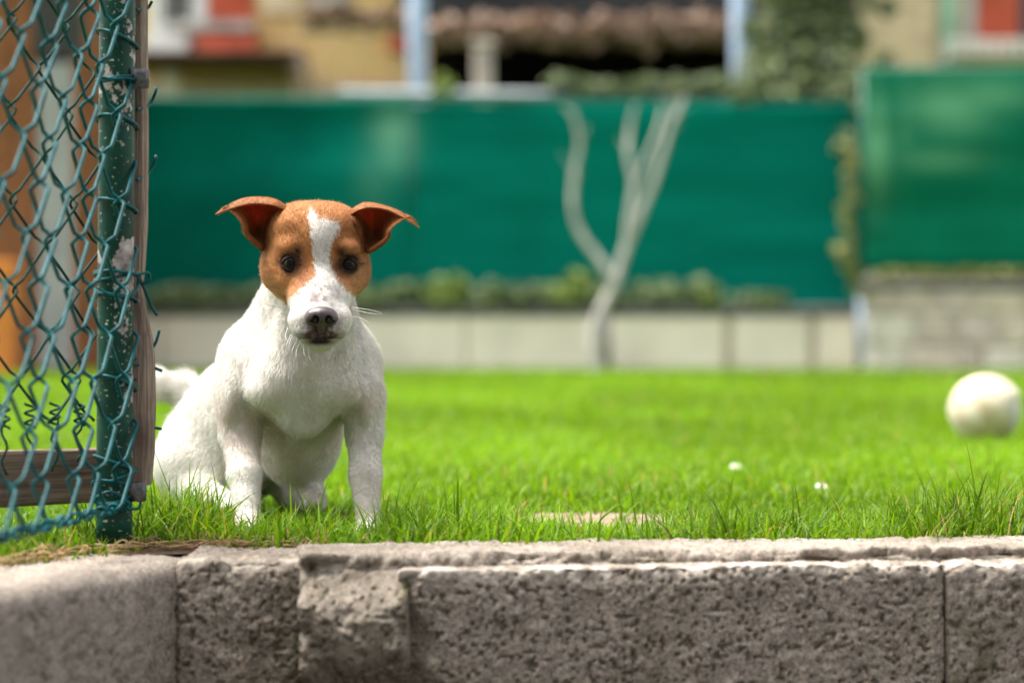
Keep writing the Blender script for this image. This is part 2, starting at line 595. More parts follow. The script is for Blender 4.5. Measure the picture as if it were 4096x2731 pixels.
    b.inputs['Specular IOR Level'].default_value = 0.6
    vo = N(nt, 'ShaderNodeTexVoronoi', i_Scale=900.0)
    nt.links.new(v, vo.inputs['Vector'])
    bump(nt, b, vo.outputs['Distance'], 0.35, 0.0006)
    MAT['nose'] = m
    m, nt, b, out = new_mat('dog_nostril')
    b.inputs['Base Color'].default_value = (0.006, 0.004, 0.004, 1)
    b.inputs['Roughness'].default_value = 0.8
    MAT['nostril'] = m
    m, nt, b, out = new_mat('dog_eye')
    tc = N(nt, 'ShaderNodeTexCoord')
    gr = N(nt, 'ShaderNodeVectorMath', operation='MULTIPLY')
    gr.inputs[1].default_value = (1, 0, 1)
    nt.links.new(tc.outputs['Object'], gr.inputs[0])
    ln = N(nt, 'ShaderNodeVectorMath', operation='LENGTH')
    nt.links.new(gr.outputs[0], ln.inputs[0])
    dv = N(nt, 'ShaderNodeMath', operation='DIVIDE')
    nt.links.new(ln.outputs['Value'], dv.inputs[0])
    dv.inputs[1].default_value = 0.0115
    c = ramp(nt, dv.outputs[0], [(0.0, (0.003, 0.002, 0.002)), (0.42, (0.004, 0.003, 0.003)), (0.50, (0.020, 0.010, 0.005)),
                                 (0.74, (0.040, 0.022, 0.008)), (0.84, (0.006, 0.004, 0.003)), (0.97, (0.05, 0.035, 0.03))])
    nt.links.new(c, b.inputs['Base Color'])
    b.inputs['Roughness'].default_value = 0.25
    b.inputs['Coat Weight'].default_value = 0.45
    b.inputs['Coat Roughness'].default_value = 0.02
    b.inputs['Specular IOR Level'].default_value = 0.0
    MAT['eye'] = m
    MAT['eyelid'] = simple_mat('dog_eyelid_skin', (0.022, 0.013, 0.012), 0.75, 0.3, 200, spec=0.15)
    MAT['whisker'] = simple_mat('white_whisker', (0.8, 0.78, 0.75), 0.4, 0.05, 50)
    MAT['whisker_dark'] = simple_mat('dark_whisker', (0.03, 0.02, 0.02), 0.4, 0.05, 50)


make_materials()


# ---------------------------------------------------------------- foliage helper
def leaf_cloud(blobs, n, size, seed, down=0.2, shell=0.55):
    """n little folded leaves spread through ellipsoid blobs [(centre, radii, weight)]; returns mesh"""
    g = np.random.default_rng(seed)
    w = np.array([b[2] for b in blobs], float)
    which = g.choice(len(blobs), n, p=w / w.sum())
    C = np.array([tuple(b[0]) for b in blobs])[which]
    RR = np.array([b[1] for b in blobs])[which]
    d = g.normal(size=(n, 3)); d /= np.linalg.norm(d, axis=1)[:, None]
    r = shell + (1 - shell) * g.random(n) ** 0.6
    r *= 0.85 + 0.35 * g.random(n)
    pos = C + d * RR * r[:, None]
    nrm = d + g.normal(scale=0.55, size=(n, 3)) + np.array([0, 0, down])
    nrm /= np.linalg.norm(nrm, axis=1)[:, None]
    t = g.normal(size=(n, 3))
    t -= nrm * (t * nrm).sum(1)[:, None]
    t /= np.linalg.norm(t, axis=1)[:, None]
    s = np.cross(nrm, t)
    L = size * (0.6 + 0.8 * g.random(n))[:, None]
    W = L * 0.42
    a = pos - t * L * 0.5
    c = pos + t * L * 0.5
    l = pos + s * W + nrm * L * 0.12
    rr = pos - s * W + nrm * L * 0.12
    V = np.stack([a, l, c, rr], 1).reshape(-1, 3)
    i = np.arange(n) * 4
    T = np.vstack([np.stack([i, i + 1, i + 2], 1), np.stack([i, i + 2, i + 3], 1)])
    me = mesh_np('leaves', V, T, False)
    at = me.attributes.new('leaf_tone', 'FLOAT', 'POINT')
    tone = np.clip(g.normal(0.40, 0.36, n), 0, 1)
    at.data.foreach_set('value', np.repeat(tone, 4).astype(np.float32))
    return me

# ================================================================ GROUND
def line_y(x):
    """front ledge of the retaining wall in plan, right of its corner"""
    return 2.635 + (x + 0.124) * 0.143


WALL_BACK = 0.165
CORNER = Vector((-0.376, 2.70))
LDIR = Vector((-0.403, -0.915))
LNRM = Vector((-0.915, 0.403))     # from the left wall's face towards the lawn


def lawn_edge():
    pts = []
    pts.append(CORNER + LDIR * 6.0 + LNRM * 0.13)
    pts.append(CORNER + LDIR * 1.0 + LNRM * 0.13)
    pts.append(CORNER + LDIR * 0.12 + LNRM * 0.13)
    pts.append(Vector((-0.42, 2.828)))
    pts.append(Vector((-0.26, 2.822)))
    pts.append(Vector((-0.1, line_y(-0.1) + 0.13)))
    pts.append(Vector((8.0, line_y(8.0) + 0.13)))
    return pts


edge = lawn_edge()
gb = bmesh.new()
ring = [(-70, edge[0].y)] + [(p.x, p.y) for p in edge] + [(70, edge[-1].y), (70, 220), (-70, 220)]
gb.faces.new([gb.verts.new((x, y, -0.006)) for x, y in ring])
bmesh.ops.triangulate(gb, faces=gb.faces[:])
me = bpy.data.meshes.new('lawn'); gb.to_mesh(me); gb.free()
tag(obj('lawn', me, MAT['soil']), kind='structure')

street = MB().add([[-70, -70, -0.66], [70, -70, -0.66], [70, 4.2, -0.66], [-70, 4.2, -0.66]], [[0, 1, 2, 3]])
tag(street.build('street', MAT['paving']), kind='structure')


def soil_patch(cx, cy, rx, ry, rot, seed, z=-0.002, hump=0.004, mat='soil'):
    n, rings = 40, 7
    V = [[cx, cy, z + hump]]
    a = np.arange(n) / n * 2 * np.pi
    wob = 0.55 + 0.5 * vnoise(np.stack([np.cos(a) * 1.6 + seed, np.sin(a) * 1.6, a * 0], 1), seed) + 0.5 * vnoise(np.stack([np.cos(a) * 5 + seed, np.sin(a) * 5, a * 0], 1), seed + 1)
    for k in range(1, rings + 1):
        f = k / rings
        for i in range(n):
            x = rx * f * wob[i] * math.cos(a[i]); y = ry * f * wob[i] * math.sin(a[i])
            zz = z + hump * (1 - f * f) + (0 if k == rings else 0.004 * (random.random() - 0.5))
            V.append([cx + x * math.cos(rot) - y * math.sin(rot), cy + x * math.sin(rot) + y * math.cos(rot), zz])
    T = [[0, 1 + i, 1 + (i + 1) % n] for i in range(n)]
    Q = []
    for k in range(rings - 1):
        for i in range(n):
            j = (i + 1) % n
            Q.append([1 + k * n + i, 1 + (k + 1) * n + i, 1 + (k + 1) * n + j, 1 + k * n + j])
    me = MB().add(V, Q, T).mesh('bare_soil', True)
    at = me.attributes.new('bare', 'FLOAT', 'POINT')
    val = np.ones(len(V), np.float32); val[-n:] = 0.35
    at.data.foreach_set('value', val)
    tag(obj('bare_soil', me, MAT[mat]), kind='structure')


soil_patch(0.118, 3.30, 0.125, 0.15, 0.1, 3)
soil_patch(-0.40, 2.875, 0.20, 0.05, -0.05, 5, hump=0.006, mat='dark_soil')
soil_patch(-0.70, 2.45, 0.30, 0.05, 1.16, 6, hump=0.006, mat='dark_soil')

# ================================================================ RETAINING WALL (pitted concrete blocks)
wall = empty('retaining_wall', (CORNER.x, CORNER.y, -0.66),
             'low pitted grey concrete retaining wall along the lawn edge in front', 'wall')


def swept_block(name, A, B, back, ztop, zbot, res, seed, amp=0.0025, pit=0.0035, extra=None, chalk_top=0.0, moss=0.0, round_=0.008, backdir=None):
    """a concrete block: profile (front face, top, back) swept from plan point A to B, displaced"""
    A, B = Vector(A), Vector(B)
    L = (B - A).length
    nu = max(3, int(L / res) + 1)
    d = (B - A) / L
    nb = Vector((-d.y, d.x)) if backdir is None else backdir       # towards the lawn
    # profile (distance back, z, kind)
    zf = max(zbot, -0.44)
    prof = []
    if zbot < zf - 1e-6:
        prof += [(0, z) for z in np.linspace(zbot, zf, 6)[:-1]]
    nface = max(3, int((ztop - round_ - zf) / res))
    prof += [(0, z) for z in np.linspace(zf, ztop - round_, nface)]
    for k in range(1, 4):
        t = k / 4 * math.pi / 2
        prof.append((round_ * (1 - math.cos(t)), ztop - round_ + round_ * math.sin(t)))
    ntop = max(4, int(back / (res * 1.5)))
    prof += [(y, ztop) for y in np.linspace(round_, back - 0.004, ntop)]
    prof += [(back, z) for z in np.linspace(ztop - 0.006, zbot, 5)]
    prof = np.array(prof)
    npf = len(prof)
    s = np.linspace(0, L, nu)
    U = np.repeat(s, npf); pb = np.tile(prof[:, 0], nu); pz = np.tile(prof[:, 1], nu)
    base = np.stack([A.x + d.x * U + nb.x * pb, A.y + d.y * U + nb.y * pb, pz], 1)
    # normal of profile
    tn = np.gradient(prof, axis=0)
    tn /= np.linalg.norm(tn, axis=1)[:, None] + 1e-9
    pn = np.stack([-tn[:, 1], tn[:, 0]], 1)
    n2 = np.tile(pn, (nu, 1))
    nrm = np.stack([nb.x * n2[:, 0], nb.y * n2[:, 0], n2[:, 1]], 1)
    q = base.copy()
    h = amp * 2 * (fbm(q * 22, 3, seed) - 0.5) + 0.4 * amp * 2 * (vnoise(q * 120, seed + 4) - 0.5)
    f1 = vnoise(q * 210, seed + 9) * 0.65 + vnoise(q * 370, seed + 10) * 0.35
    dens = 0.07 * (fbm(q * 9, 3, seed + 20) - 0.5)
    pm = sstep(0.60 - dens, 0.74 - dens, f1)
    gr = sstep(0.52, 0.8, vnoise(q * 230, seed + 30))
    front = (n2[:, 0] < -0.4)
    topm = (n2[:, 1] > 0.6)
    pm = pm * np.where(topm, 0.55, 1.0)
    h = h - pit * pm + 0.0014 * gr
    # edge wear: chip the arris
    edge_d = np.abs(pz - ztop) + pb
    arris = np.exp(-(edge_d / 0.012) ** 2)
    h = h - arris * 0.010 * sstep(0.45, 0.8, fbm(q * 26, 3, seed + 40))
    chalk = chalk_top * arris * sstep(0.3, 0.6, vnoise(q * 60, seed + 41))
    ms = moss * sstep(0.50, 0.72, fbm(q * 8, 4, seed + 50)) * sstep(-0.08, -0.30, pz) * front
    # ends: round them in a little so that joints read as dark gaps
    endd = np.minimum(U, L - U)
    h = h - 0.004 * np.exp(-(endd / 0.0035) ** 2) * (0.4 + 1.2 * vnoise(q * 40, seed + 60))
    if extra is not None:
        e, ek, em = extra(q, U, L, pb, pz, front, seed)
        h = h + e
        if ek is not None: chalk = np.maximum(chalk, ek)
        if em is not None: ms = np.maximum(ms, em)
    V = base + nrm * h[:, None]
    # no blade-thin tails: bottom and back stay
    idx = np.arange(nu * npf).reshape(nu, npf)
    Q = np.stack([idx[:-1, :-1], idx[1:, :-1], idx[1:, 1:], idx[:-1, 1:]], -1).reshape(-1, 4)
    V = np.vstack([V])
    me_faces = [Q]
    me = mesh_np(name, V, me_faces, True)
    bm = bmesh.new(); bm.from_mesh(me)
    bm.verts.ensure_lookup_table()
    for row in (idx[0], idx[-1][::-1]):
        try:
            bm.faces.new([bm.verts[int(i)] for i in row])
        except ValueError:
            pass
    bm.to_mesh(me); bm.free()
    for nm, val in (('pit', np.clip(pm * 0.55, 0, 1)), ('chalk', chalk), ('moss', ms)):
        at = me.attributes.new(nm, 'FLOAT', 'POINT')
        at.data.foreach_set('value', np.broadcast_to(np.asarray(val, np.float32), (len(V),)).copy())
    return obj(name, me, MAT['concrete'], wall)


# the left run turns towards the street (three lengths, nearest to the corner finest)
p0 = CORNER
for k, (a, b_, rs) in enumerate(((0.0, 0.62, 0.004), (0.623, 2.2, 0.02), (2.203, 6.0, 0.05))):
    A = p0 + LDIR * b_; B = p0 + LDIR * (a if k else -0.05)
    swept_block('block', A, B, 0.15, 0.001, -0.66, rs, 11 + k, amp=0.003, round_=0.022, moss=0.3)


def step_block(q, U, L, pb, pz, front, seed):
    # right-hand joint mossy, lower part darker
    m = 0.9 * np.exp(-((L - U) / 0.012) ** 2) * sstep(-0.02, -0.1, pz) * front
    m = np.maximum(m, 0.75 * np.exp(-(U / 0.014) ** 2) * front * sstep(-0.05, -0.2, pz))
    m = np.maximum(m, 0.95 * sstep(0.35, 0.6, fbm(q * 14, 3, 3)) * sstep(-0.23, -0.34, pz) * front * sstep(0.03, 0.07, U))
    return np.zeros(len(U)), None, m


swept_block('block', (-0.376, 2.696), (-0.2285, 2.690), 0.15, 0.004, -0.66, 0.002, 31, amp=0.004, extra=step_block, chalk_top=0.5, moss=0.8)


def broken_block(q, U, L, pb, pz, front, seed):
    # a lump left standing proud near the top, hollow below it
    x = U / L
    lump = sstep(-0.150, -0.110, pz + 0.05 * (fbm(q * 20, 3, 77) - 0.5) - 0.03 * x) * front * sstep(-0.012, -0.045, pz)
    hol = front * np.exp(-((pz + 0.165 - 0.03 * x) / 0.03) ** 2) * (0.4 + 0.8 * fbm(q * 12, 2, 5))
    h = lump * (0.024 + 0.030 * (fbm(q * 30, 4, 78) - 0.4)) - 0.012 * hol
    h = h + 0.012 * (fbm(q * 16, 3, 79) - 0.5) * front
    ch = 0.22 * lump * sstep(0.45, 0.7, fbm(q * 40, 3, 80))
    m = 0.9 * front * np.exp(-(U / 0.016) ** 2) * sstep(-0.1, -0.2, pz)
    m = np.maximum(m, 0.8 * front * np.exp(-((L - U) / 0.010) ** 2) * np.exp(-((pz + 0.02) / 0.025) ** 2))
    m = np.maximum(m, 0.25 * hol)
    return h, ch, m


swept_block('block', (-0.2300, 2.662), (-0.112, 2.646), 0.15, -0.006, -0.66, 0.002, 41, amp=0.004, extra=broken_block, round_=0.014, moss=0.7)
def merge_block(q, U, L, pb, pz, front, seed):
    # the left end dies away into the broken lump
    f = sstep(0.055, 0.0, U + 0.05 * (fbm(q * 24, 3, 111) - 0.5) + 0.03 * sstep(-0.1, -0.02, pz))
    rough = 0.012 * (fbm(q * 28, 3, 112) - 0.5) * sstep(0.10, 0.0, U)
    return (-0.024 * f + rough) * front, None, 0.3 * f * front * sstep(0.5, 0.7, fbm(q * 40, 3, 113))


swept_block('block', (-0.1235, 2.636), (0.4872, line_y(0.4872)), 0.14, -0.002, -0.66, 0.0021, 51, extra=merge_block, amp=0.0022, pit=0.0042, chalk_top=0.95, round_=0.004, moss=0.25)


def warm_block(q, U, L, pb, pz, front, seed):
    m = 0.8 * sstep(0.45, 0.62, fbm(q * 10, 4, 91)) * sstep(-0.02, -0.1, pz) * front * sstep(0.12, 0.02, U)
    return np.zeros(len(U)), None, m


swept_block('block', (0.4895, line_y(0.4895)), (0.95, line_y(0.95)), 0.14, -0.002, -0.66, 0.003, 61, amp=0.003, pit=0.004, chalk_top=0.9, round_=0.004, extra=warm_block, moss=0.5)
for k in range(5):
    a = 0.954 + k * 1.4
    swept_block('block', (a, line_y(a)), (a + 1.396, line_y(a + 1.396)), 0.14, -0.002, -0.66, 0.03, 71 + k, amp=0.003, chalk_top=0.9, round_=0.004)


def coping_chips(q, U, L, pb, pz, front, seed):
    big = sstep(0.42, 0.75, fbm(q * np.array([14, 14, 40]), 3, 101))
    h = -0.012 * big * front - 0.006 * sstep(0.5, 0.8, fbm(q * 55, 3, 102)) * front
    h = h + 0.006 * (fbm(q * 7, 2, 103) - 0.5) * (~front)
    return h, 0.4 * front * sstep(0.5, 0.75, fbm(q * 35, 3, 104)), 0.35 * front * sstep(0.55, 0.75, fbm(q * 30, 3, 105))


off = 0.024
swept_block('coping', (-0.232, line_y(-0.232) + off + 0.012), (0.478, line_y(0.478) + off), 0.125, 0.013, -0.03, 0.0025, 81, amp=0.004, pit=0.003, extra=coping_chips, round_=0.010)
swept_block('coping', (0.481, line_y(0.481) + off), (0.95, line_y(0.95) + off), 0.125, 0.012, -0.03, 0.003, 82, amp=0.004, pit=0.003, extra=coping_chips, round_=0.010)
swept_block('coping', (0.953, line_y(0.953) + off), (7.9, line_y(7.9) + off), 0.125, 0.012, -0.03, 0.03, 83, amp=0.004, extra=coping_chips, round_=0.010)

# ================================================================ BACKGROUND: low plinth wall and green screens
DW = 15.6      # distance of the plinth wall's face
KW = DW / F_PX


def wx(px, d=DW):
    return (px - 2048) * d / F_PX


def wz(py, d=DW):
    return CAM_H + (1330 - py) * d / F_PX


plinth = empty('garden_wall', (wx(1500), DW, 0), 'long cream plastered plinth wall at the far end of the lawn', 'wall')
zt = wz(1262)
xs = [(-2000, -1100), (-1094, -206), (-200, 640), (646, 1250), (1256, 1860), (1866, 2402), (2442, 2896), (2934, 3236), (3270, 3425)]
for i, (a, b_) in enumerate(xs):
    m = MB().box((wx(a), DW, -0.05), (wx(b_), DW + 0.28, zt), 0.012)
    m.build('panel', MAT['plaster'], plinth)
for a, b_ in ((2405, 2439), (2899, 2931), (3239, 3267)):
    m = MB().box((wx(a) - 0.003, DW + 0.012, -0.05), (wx(b_) + 0.003, DW + 0.27, zt - 0.006))
    m.build('joint', MAT['plaster_stain'], plinth)
for i in range(12):
    a = -2008 + i * 452; b_ = min(a + 448, 3430)
    MB().box((wx(a), DW - 0.025, zt + 0.001), (wx(b_), DW + 0.30, wz(1222)), 0.01).build('coping', MAT['cap'], plinth)
# grey and bluish posts at the foot of the wall
o = MB().tube([(wx(2432, 15.35), 15.35, -0.02), (wx(2424, 15.35), 15.35, 0.36)], 0.026, 10).build('stake', MAT['cap'], None, True)
tag(recentre(o), 'short dark grey stake beside the foot of the pale sapling', 'stake')

corner_wall = empty('stone_wall', (wx(3900), 15.2, 0), 'taller rough stone wall with dark coping right of the plinth wall', 'wall')
D2 = 15.2
x0, x1 = wx(3462, D2), wx(5000, D2)
ztop2 = wz(1150, D2)
MB().box((x0 + 0.02, D2 + 0.016, -0.05), (x1, D2 + 0.45, ztop2), 0.01).build('mortar_core', MAT['mortar'], corner_wall)
rows = [(-0.04, 0.17), (0.175, 0.37), (0.375, ztop2 - 0.005)]
for ri, (za, zb) in enumerate(rows):
    x = x0
    while x < x1 - 0.05:
        w = random.uniform(0.13, 0.34)
        xb = min(x + w, x1)
        bm = bmesh.new()
        bmesh.ops.create_cube(bm, size=1)
        bmesh.ops.bevel(bm, geom=bm.edges[:], offset=0.12, segments=1, affect='EDGES')
        for v in bm.verts:
            v.co.x += random.uniform(-0.03, 0.03); v.co.z += random.uniform(-0.04, 0.04)
            v.co = Vector(((x + xb) / 2 + v.co.x * (xb - x - 0.012), D2 + 0.06 + v.co.y * 0.12 + random.uniform(-0.006, 0.006), (za + zb) / 2 + v.co.z * (zb - za - 0.010)))
        me = bpy.data.meshes.new('stone'); bm.to_mesh(me); bm.free()
        obj('stone', me, MAT['stone%d' % random.randrange(4)], corner_wall)
        x = xb + 0.004
for i in range(4):
    a = x0 - 0.02 + i * 0.62
    MB().box((a, D2 - 0.03, ztop2 + 0.001), (a + 0.615, D2 + 0.47, wz(1118, D2)), 0.012).build('coping', MAT['cap'], corner_wall)


def cloth(name, ax, ay, bx, by, z0, z1, mat, parent, seed, bleach):
    """a hung screen cloth from plan a to b with horizontal folds"""
    nx, nz = 110, 60
    u, w = np.meshgrid(np.linspace(0, 1, nx), np.linspace(0, 1, nz), indexing='ij')
    u, w = u.ravel(), w.ravel()
    L = math.hypot(bx - ax, by - ay)
    X = ax + (bx - ax) * u; Y = ay + (by - ay) * u
    Z = z0 + (z1 - z0) * w
    q = np.stack([u * L * 0.55, w * 3.4 + 0.25 * np.sin(u * L * 1.1 + seed), np.full_like(u, seed)], 1)
    q2 = np.stack([u * L * 1.3, w * 9, np.full_like(u, seed + 3.0)], 1)
    disp = 0.05 * (vnoise(q, seed) - 0.5) + 0.016 * (vnoise(q2, seed + 1) - 0.5)
    disp *= sstep(0, 0.1, w) * sstep(1.0, 0.93, w) * 0.9 + 0.1
    Z = Z + 0.02 * (w > 0.97) * (vnoise(np.stack([u * L * 3, u * 0, u * 0], 1), seed) - 0.5)
    V = np.stack([X, Y + disp, Z], 1)
    idx = np.arange(nx * nz).reshape(nx, nz)
    Q = np.stack([idx[:-1, :-1], idx[1:, :-1], idx[1:, 1:], idx[:-1, 1:]], -1).reshape(-1, 4)
    me = mesh_np(name, V, Q, True)
    val = np.zeros(len(V))
    for (bxp, bzp, rx, rz, s) in bleach:
        val = np.maximum(val, s * np.exp(-((X - bxp) / rx) ** 2 - ((Z - bzp) / rz) ** 2))
    val *= 0.7 + 0.6 * (vnoise(q2 * 1.3, seed + 8) - 0.2)
    at = me.attributes.new('bleach', 'FLOAT', 'POINT')
    at.data.foreach_set('value', np.clip(val, 0, 1).astype(np.float32))
    o = obj(name, me, mat, parent)
    sm = o.modifiers.new('thickness', 'SOLIDIFY'); sm.thickness = 0.004
    return o


DS = 15.8
scr = empty('privacy_screen', (wx(1500, DS), DS, wz(1222)), 'long teal green privacy cloth stretched on posts above the plinth wall', 'screen')
za, zb = wz(1236, DS), wz(405, DS)
bl = [(wx(1570, DS), wz(560, DS), 0.13, 0.20, 0.8), (wx(1620, DS), wz(480, DS), 0.10, 0.14, 0.3), (wx(1500, DS), wz(700, DS), 0.12, 0.25, 0.25)]
xa, xm, xb = wx(-1990, DS), wx(1640, DS), wx(3442, DS)
cloth('cloth', xa, DS, xm, DS, za, zb + 0.015, MAT['screen_teal'], scr, 3, bl)
cloth('cloth', xm + 0.005, DS, xb, DS, za, zb - 0.02, MAT['screen_teal'], scr, 6, bl)
for px in (-1980, -1100, -240, 420, 1640, 2300, 2900, 3425):
    MB().tube([(wx(px, DS), DS + 0.075, 0.36), (wx(px, DS), DS + 0.075, zb + 0.03)], 0.024, 10).build('post', MAT['rail_grey'], scr, True)
MB().tube([(xa, DS + 0.03, zb + 0.03), (xb, DS + 0.03, zb + 0.005)], 0.018, 10).build('top_rail', MAT['dark_green_steel'], scr, True)
MB().tube([(wx(1350, DS), DS + 0.17, zb + 0.07), (wx(3000, DS), DS + 0.17, zb + 0.045)], 0.03, 10).build('top_rail', MAT['rail_grey'], scr, True)

D3 = 15.35
scr2 = empty('privacy_screen', (wx(3900, D3), D3, wz(1118, D2)), 'green bleached privacy cloth above the taller stone wall on the right', 'screen')
bl2 = [(wx(3505, D3), wz(580, D3), 0.085, 0.30, 0.75), (wx(3800, D3), wz(430, D3), 0.26, 0.16, 0.6), (wx(3960, D3), wz(380, D3), 0.30, 0.10, 0.55),
       (wx(3740, D3), wz(640, D3), 0.30, 0.07, 0.35), (wx(3620, D3), wz(480, D3), 0.05, 0.30, 0.3)]
cloth('cloth', wx(3462, D3), D3, wx(5000, D3), D3, wz(1085, D3), wz(285, D3), MAT['screen_green'], scr2, 9, bl2)
for px in (3462, 4300, 4990):
    MB().tube([(wx(px, D3), D3 + 0.075, wz(1118, D2) - 0.02), (wx(px, D3), D3 + 0.075, wz(270, D3))], 0.024, 10).build('post', MAT['dark_green_steel'], scr2, True)
MB().tube([(wx(3455, D3), D3 + 0.03, wz(278, D3)), (wx(5000, D3), D3 + 0.03, wz(272, D3))], 0.018, 10).build('top_rail', MAT['dark_green_steel'], scr2, True)
o = MB().tube([(wx(3446, 15.3), 15.3, -0.02), (wx(3446, 15.3), 15.3, wz(1110, 15.3))], 0.036, 12).build('corner_post', MAT['blue_steel'], None, True)
tag(recentre(o), 'bluish grey post at the corner where plinth wall meets stone wall', 'post')

# ================================================================ BACKGROUND: blue poles, pillar, carport
for px0, px1, lab in ((1690, 1664, 'pale blue steel pole behind the screen, left of the brown pillar'),
                      (2978, 2958, 'pale blue steel pole behind the screen, beside the ivy')):
    d = 16.6
    o = MB().tube([(wx(px0, d), d, -0.01), (wx(px1 + 3, d), d, 2.6), (wx(px1, d), d, 3.9)], 0.066, 16).build('steel_pole', MAT['blue_steel'], None, True)
    tag(recentre(o), lab, 'pole', 'blue poles behind the screen')
d = 17.4
m = MB()
m.box((wx(1893, d), d, 0), (wx(1972, d), d + 0.15, wz(185, d)), 0.02)
m.box((wx(1885, d), d - 0.02, wz(184, d)), (wx(1980, d), d + 0.17, wz(160, d)), 0.01)
tag(recentre(m.build('pillar', MAT['stone_pillar'])), 'pale beige pillar in front of the dark carport', 'pillar')

cp = empty('carport', (wx(2300, 19.5), 19.5, 0), 'dark carport with roof coloured as black shade and dry brown vines along its eave', 'carport')
DC = 18.6
cx0, cx1 = wx(1715, DC), wx(3300, DC)
ze = wz(150, DC)
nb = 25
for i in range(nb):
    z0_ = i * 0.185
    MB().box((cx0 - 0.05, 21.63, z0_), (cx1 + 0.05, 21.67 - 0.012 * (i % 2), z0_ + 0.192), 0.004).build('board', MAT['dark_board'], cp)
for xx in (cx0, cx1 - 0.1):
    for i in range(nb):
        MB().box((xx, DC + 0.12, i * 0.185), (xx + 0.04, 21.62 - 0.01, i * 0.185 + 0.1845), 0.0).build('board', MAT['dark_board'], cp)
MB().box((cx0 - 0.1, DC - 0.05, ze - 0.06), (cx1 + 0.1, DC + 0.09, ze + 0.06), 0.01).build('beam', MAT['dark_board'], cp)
# roof: sheets in courses, coloured near black to stand for deep shade
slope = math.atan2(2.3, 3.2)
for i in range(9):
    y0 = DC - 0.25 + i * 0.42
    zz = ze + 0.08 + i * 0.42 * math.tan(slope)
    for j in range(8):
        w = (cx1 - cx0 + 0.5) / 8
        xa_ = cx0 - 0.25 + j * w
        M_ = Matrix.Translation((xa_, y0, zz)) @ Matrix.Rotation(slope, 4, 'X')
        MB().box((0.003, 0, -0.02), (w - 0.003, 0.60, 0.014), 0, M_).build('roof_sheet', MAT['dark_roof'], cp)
blobs = []
for i in range(26):
    px = 1760 + i * 46
    blobs.append((P(px, 120 + random.uniform(-25, 25), DC - 0.25), (0.11, 0.10, 0.085 + 0.05 * random.random()), 1))
for i in range(5):
    blobs.append((P(1260 + i * 90, 65 + random.uniform(-20, 20), DC - 0.25), (0.12, 0.10, 0.06), 0.6))
vin = empty('dry_vine', (wx(2300, DC), DC - 0.25, ze), 'tangle of dry brown vine leaves hanging along the carport eave', 'vine')
obj('leaves', leaf_cloud(blobs, 3600, 0.085, 21, shell=0.3), MAT['leaf_dry'], vin)
m = MB()
for k in range(3):
    pts = [P(1200 + i * 60, 110 + 18 * math.sin(i * 0.9 + k * 2) + 8 * k, DC - 0.24 - 0.02 * k) for i in range(29)]
    m.tube(pts, 0.014, 6)
m.build('stem', MAT['twig'], vin, True)

# ================================================================ BACKGROUND: houses
DH = 22.5
house = empty('ochre_house', (wx(900, DH), DH + 2, 0), 'ochre rendered house with red shutters behind the screen on the left', 'house')
hx0, hx1 = wx(-3600, DH), wx(1690, DH)
MB().box((hx0, DH, -0.02), (hx1, DH + 5, 5.6)).build('wall', MAT['ochre'], house)
roofm = MB()
roofm.add([(hx0 - 0.4, DH - 0.5, 5.45), (hx1 + 0.4, DH - 0.5, 5.45), (hx1 + 0.4, DH + 5.5, 5.45), (hx0 - 0.4, DH + 5.5, 5.45), (hx0 - 0.4, DH + 2.5, 7.6), (hx1 + 0.4, DH + 2.5, 7.6)],
          [[0, 1, 5, 4], [2, 3, 4, 5], [0, 3, 2, 1]], [[0, 4, 3], [1, 2, 5]])
roofm.build('roof', MAT['brown_roof'], house)


def hbox(par, px0, px1, py0, py1, d, depth, mat, name, bev=0.01):
    return MB().box((wx(px0, d), d - depth, wz(py1, d)), (wx(px1, d), d, wz(py0, d)), bev).build(name, MAT[mat], par)


w1 = hbox(house, 600, 830, -260, 190, DH - 0.001, 0.06, 'white_paint', 'window_frame')
hbox(house, 655, 700, -240, 95, DH - 0.062, 0.012, 'glass', 'pane', 0)
hbox(house, 712, 760, -240, 95, DH - 0.062, 0.012, 'glass', 'pane', 0)
hbox(house, 655, 760, 112, 180, DH - 0.062, 0.012, 'grey_paint', 'panel', 0.004)
hbox(house, 836, 1015, -260, 96, DH - 0.001, 0.05, 'red_paint', 'shutter')
for k in range(8):
    hbox(house, 850, 1000, -245 + k * 42, -215 + k * 42, DH - 0.052, 0.012, 'red_paint', 'slat', 0.004)
hbox(house, 700, 1030, 100, 140, DH - 0.001, 0.30, 'grey_paint', 'sill')
hbox(house, 590, 770, 170, 222, DH - 0.07, 0.35, 'white_paint', 'flower_box')
hbox(house, 800, 1040, 158, 222, DH - 0.001, 0.32, 'red_paint', 'flower_box')
hbox(house, 560, 1235, 232, 262, DH - 0.45, 0.60, 'brown_roof', 'awning')
hbox(house, 560, 1235, 262, 292, DH - 0.001, 0.5, 'brown_roof', 'awning_beam')
hbox(house, 1555, 1650, 135, 215, DH - 0.001, 0.12, 'red_paint', 'vent_cover')
hbox(house, 1040, 1200, -300, 60, DH - 0.001, 0.05, 'ochre_pale', 'shutter')
hbox(house, 1230, 1400, -300, 60, DH - 0.001, 0.05, 'grey_paint', 'shutter')
hbox(house, 650, 720, 290, 700, DH - 0.5, 0.10, 'stone_pillar', 'porch_post')
hbox(house, -1450, 1680, 345, 420, DH - 0.001, 0.14, 'stone_pillar', 'plinth_band')

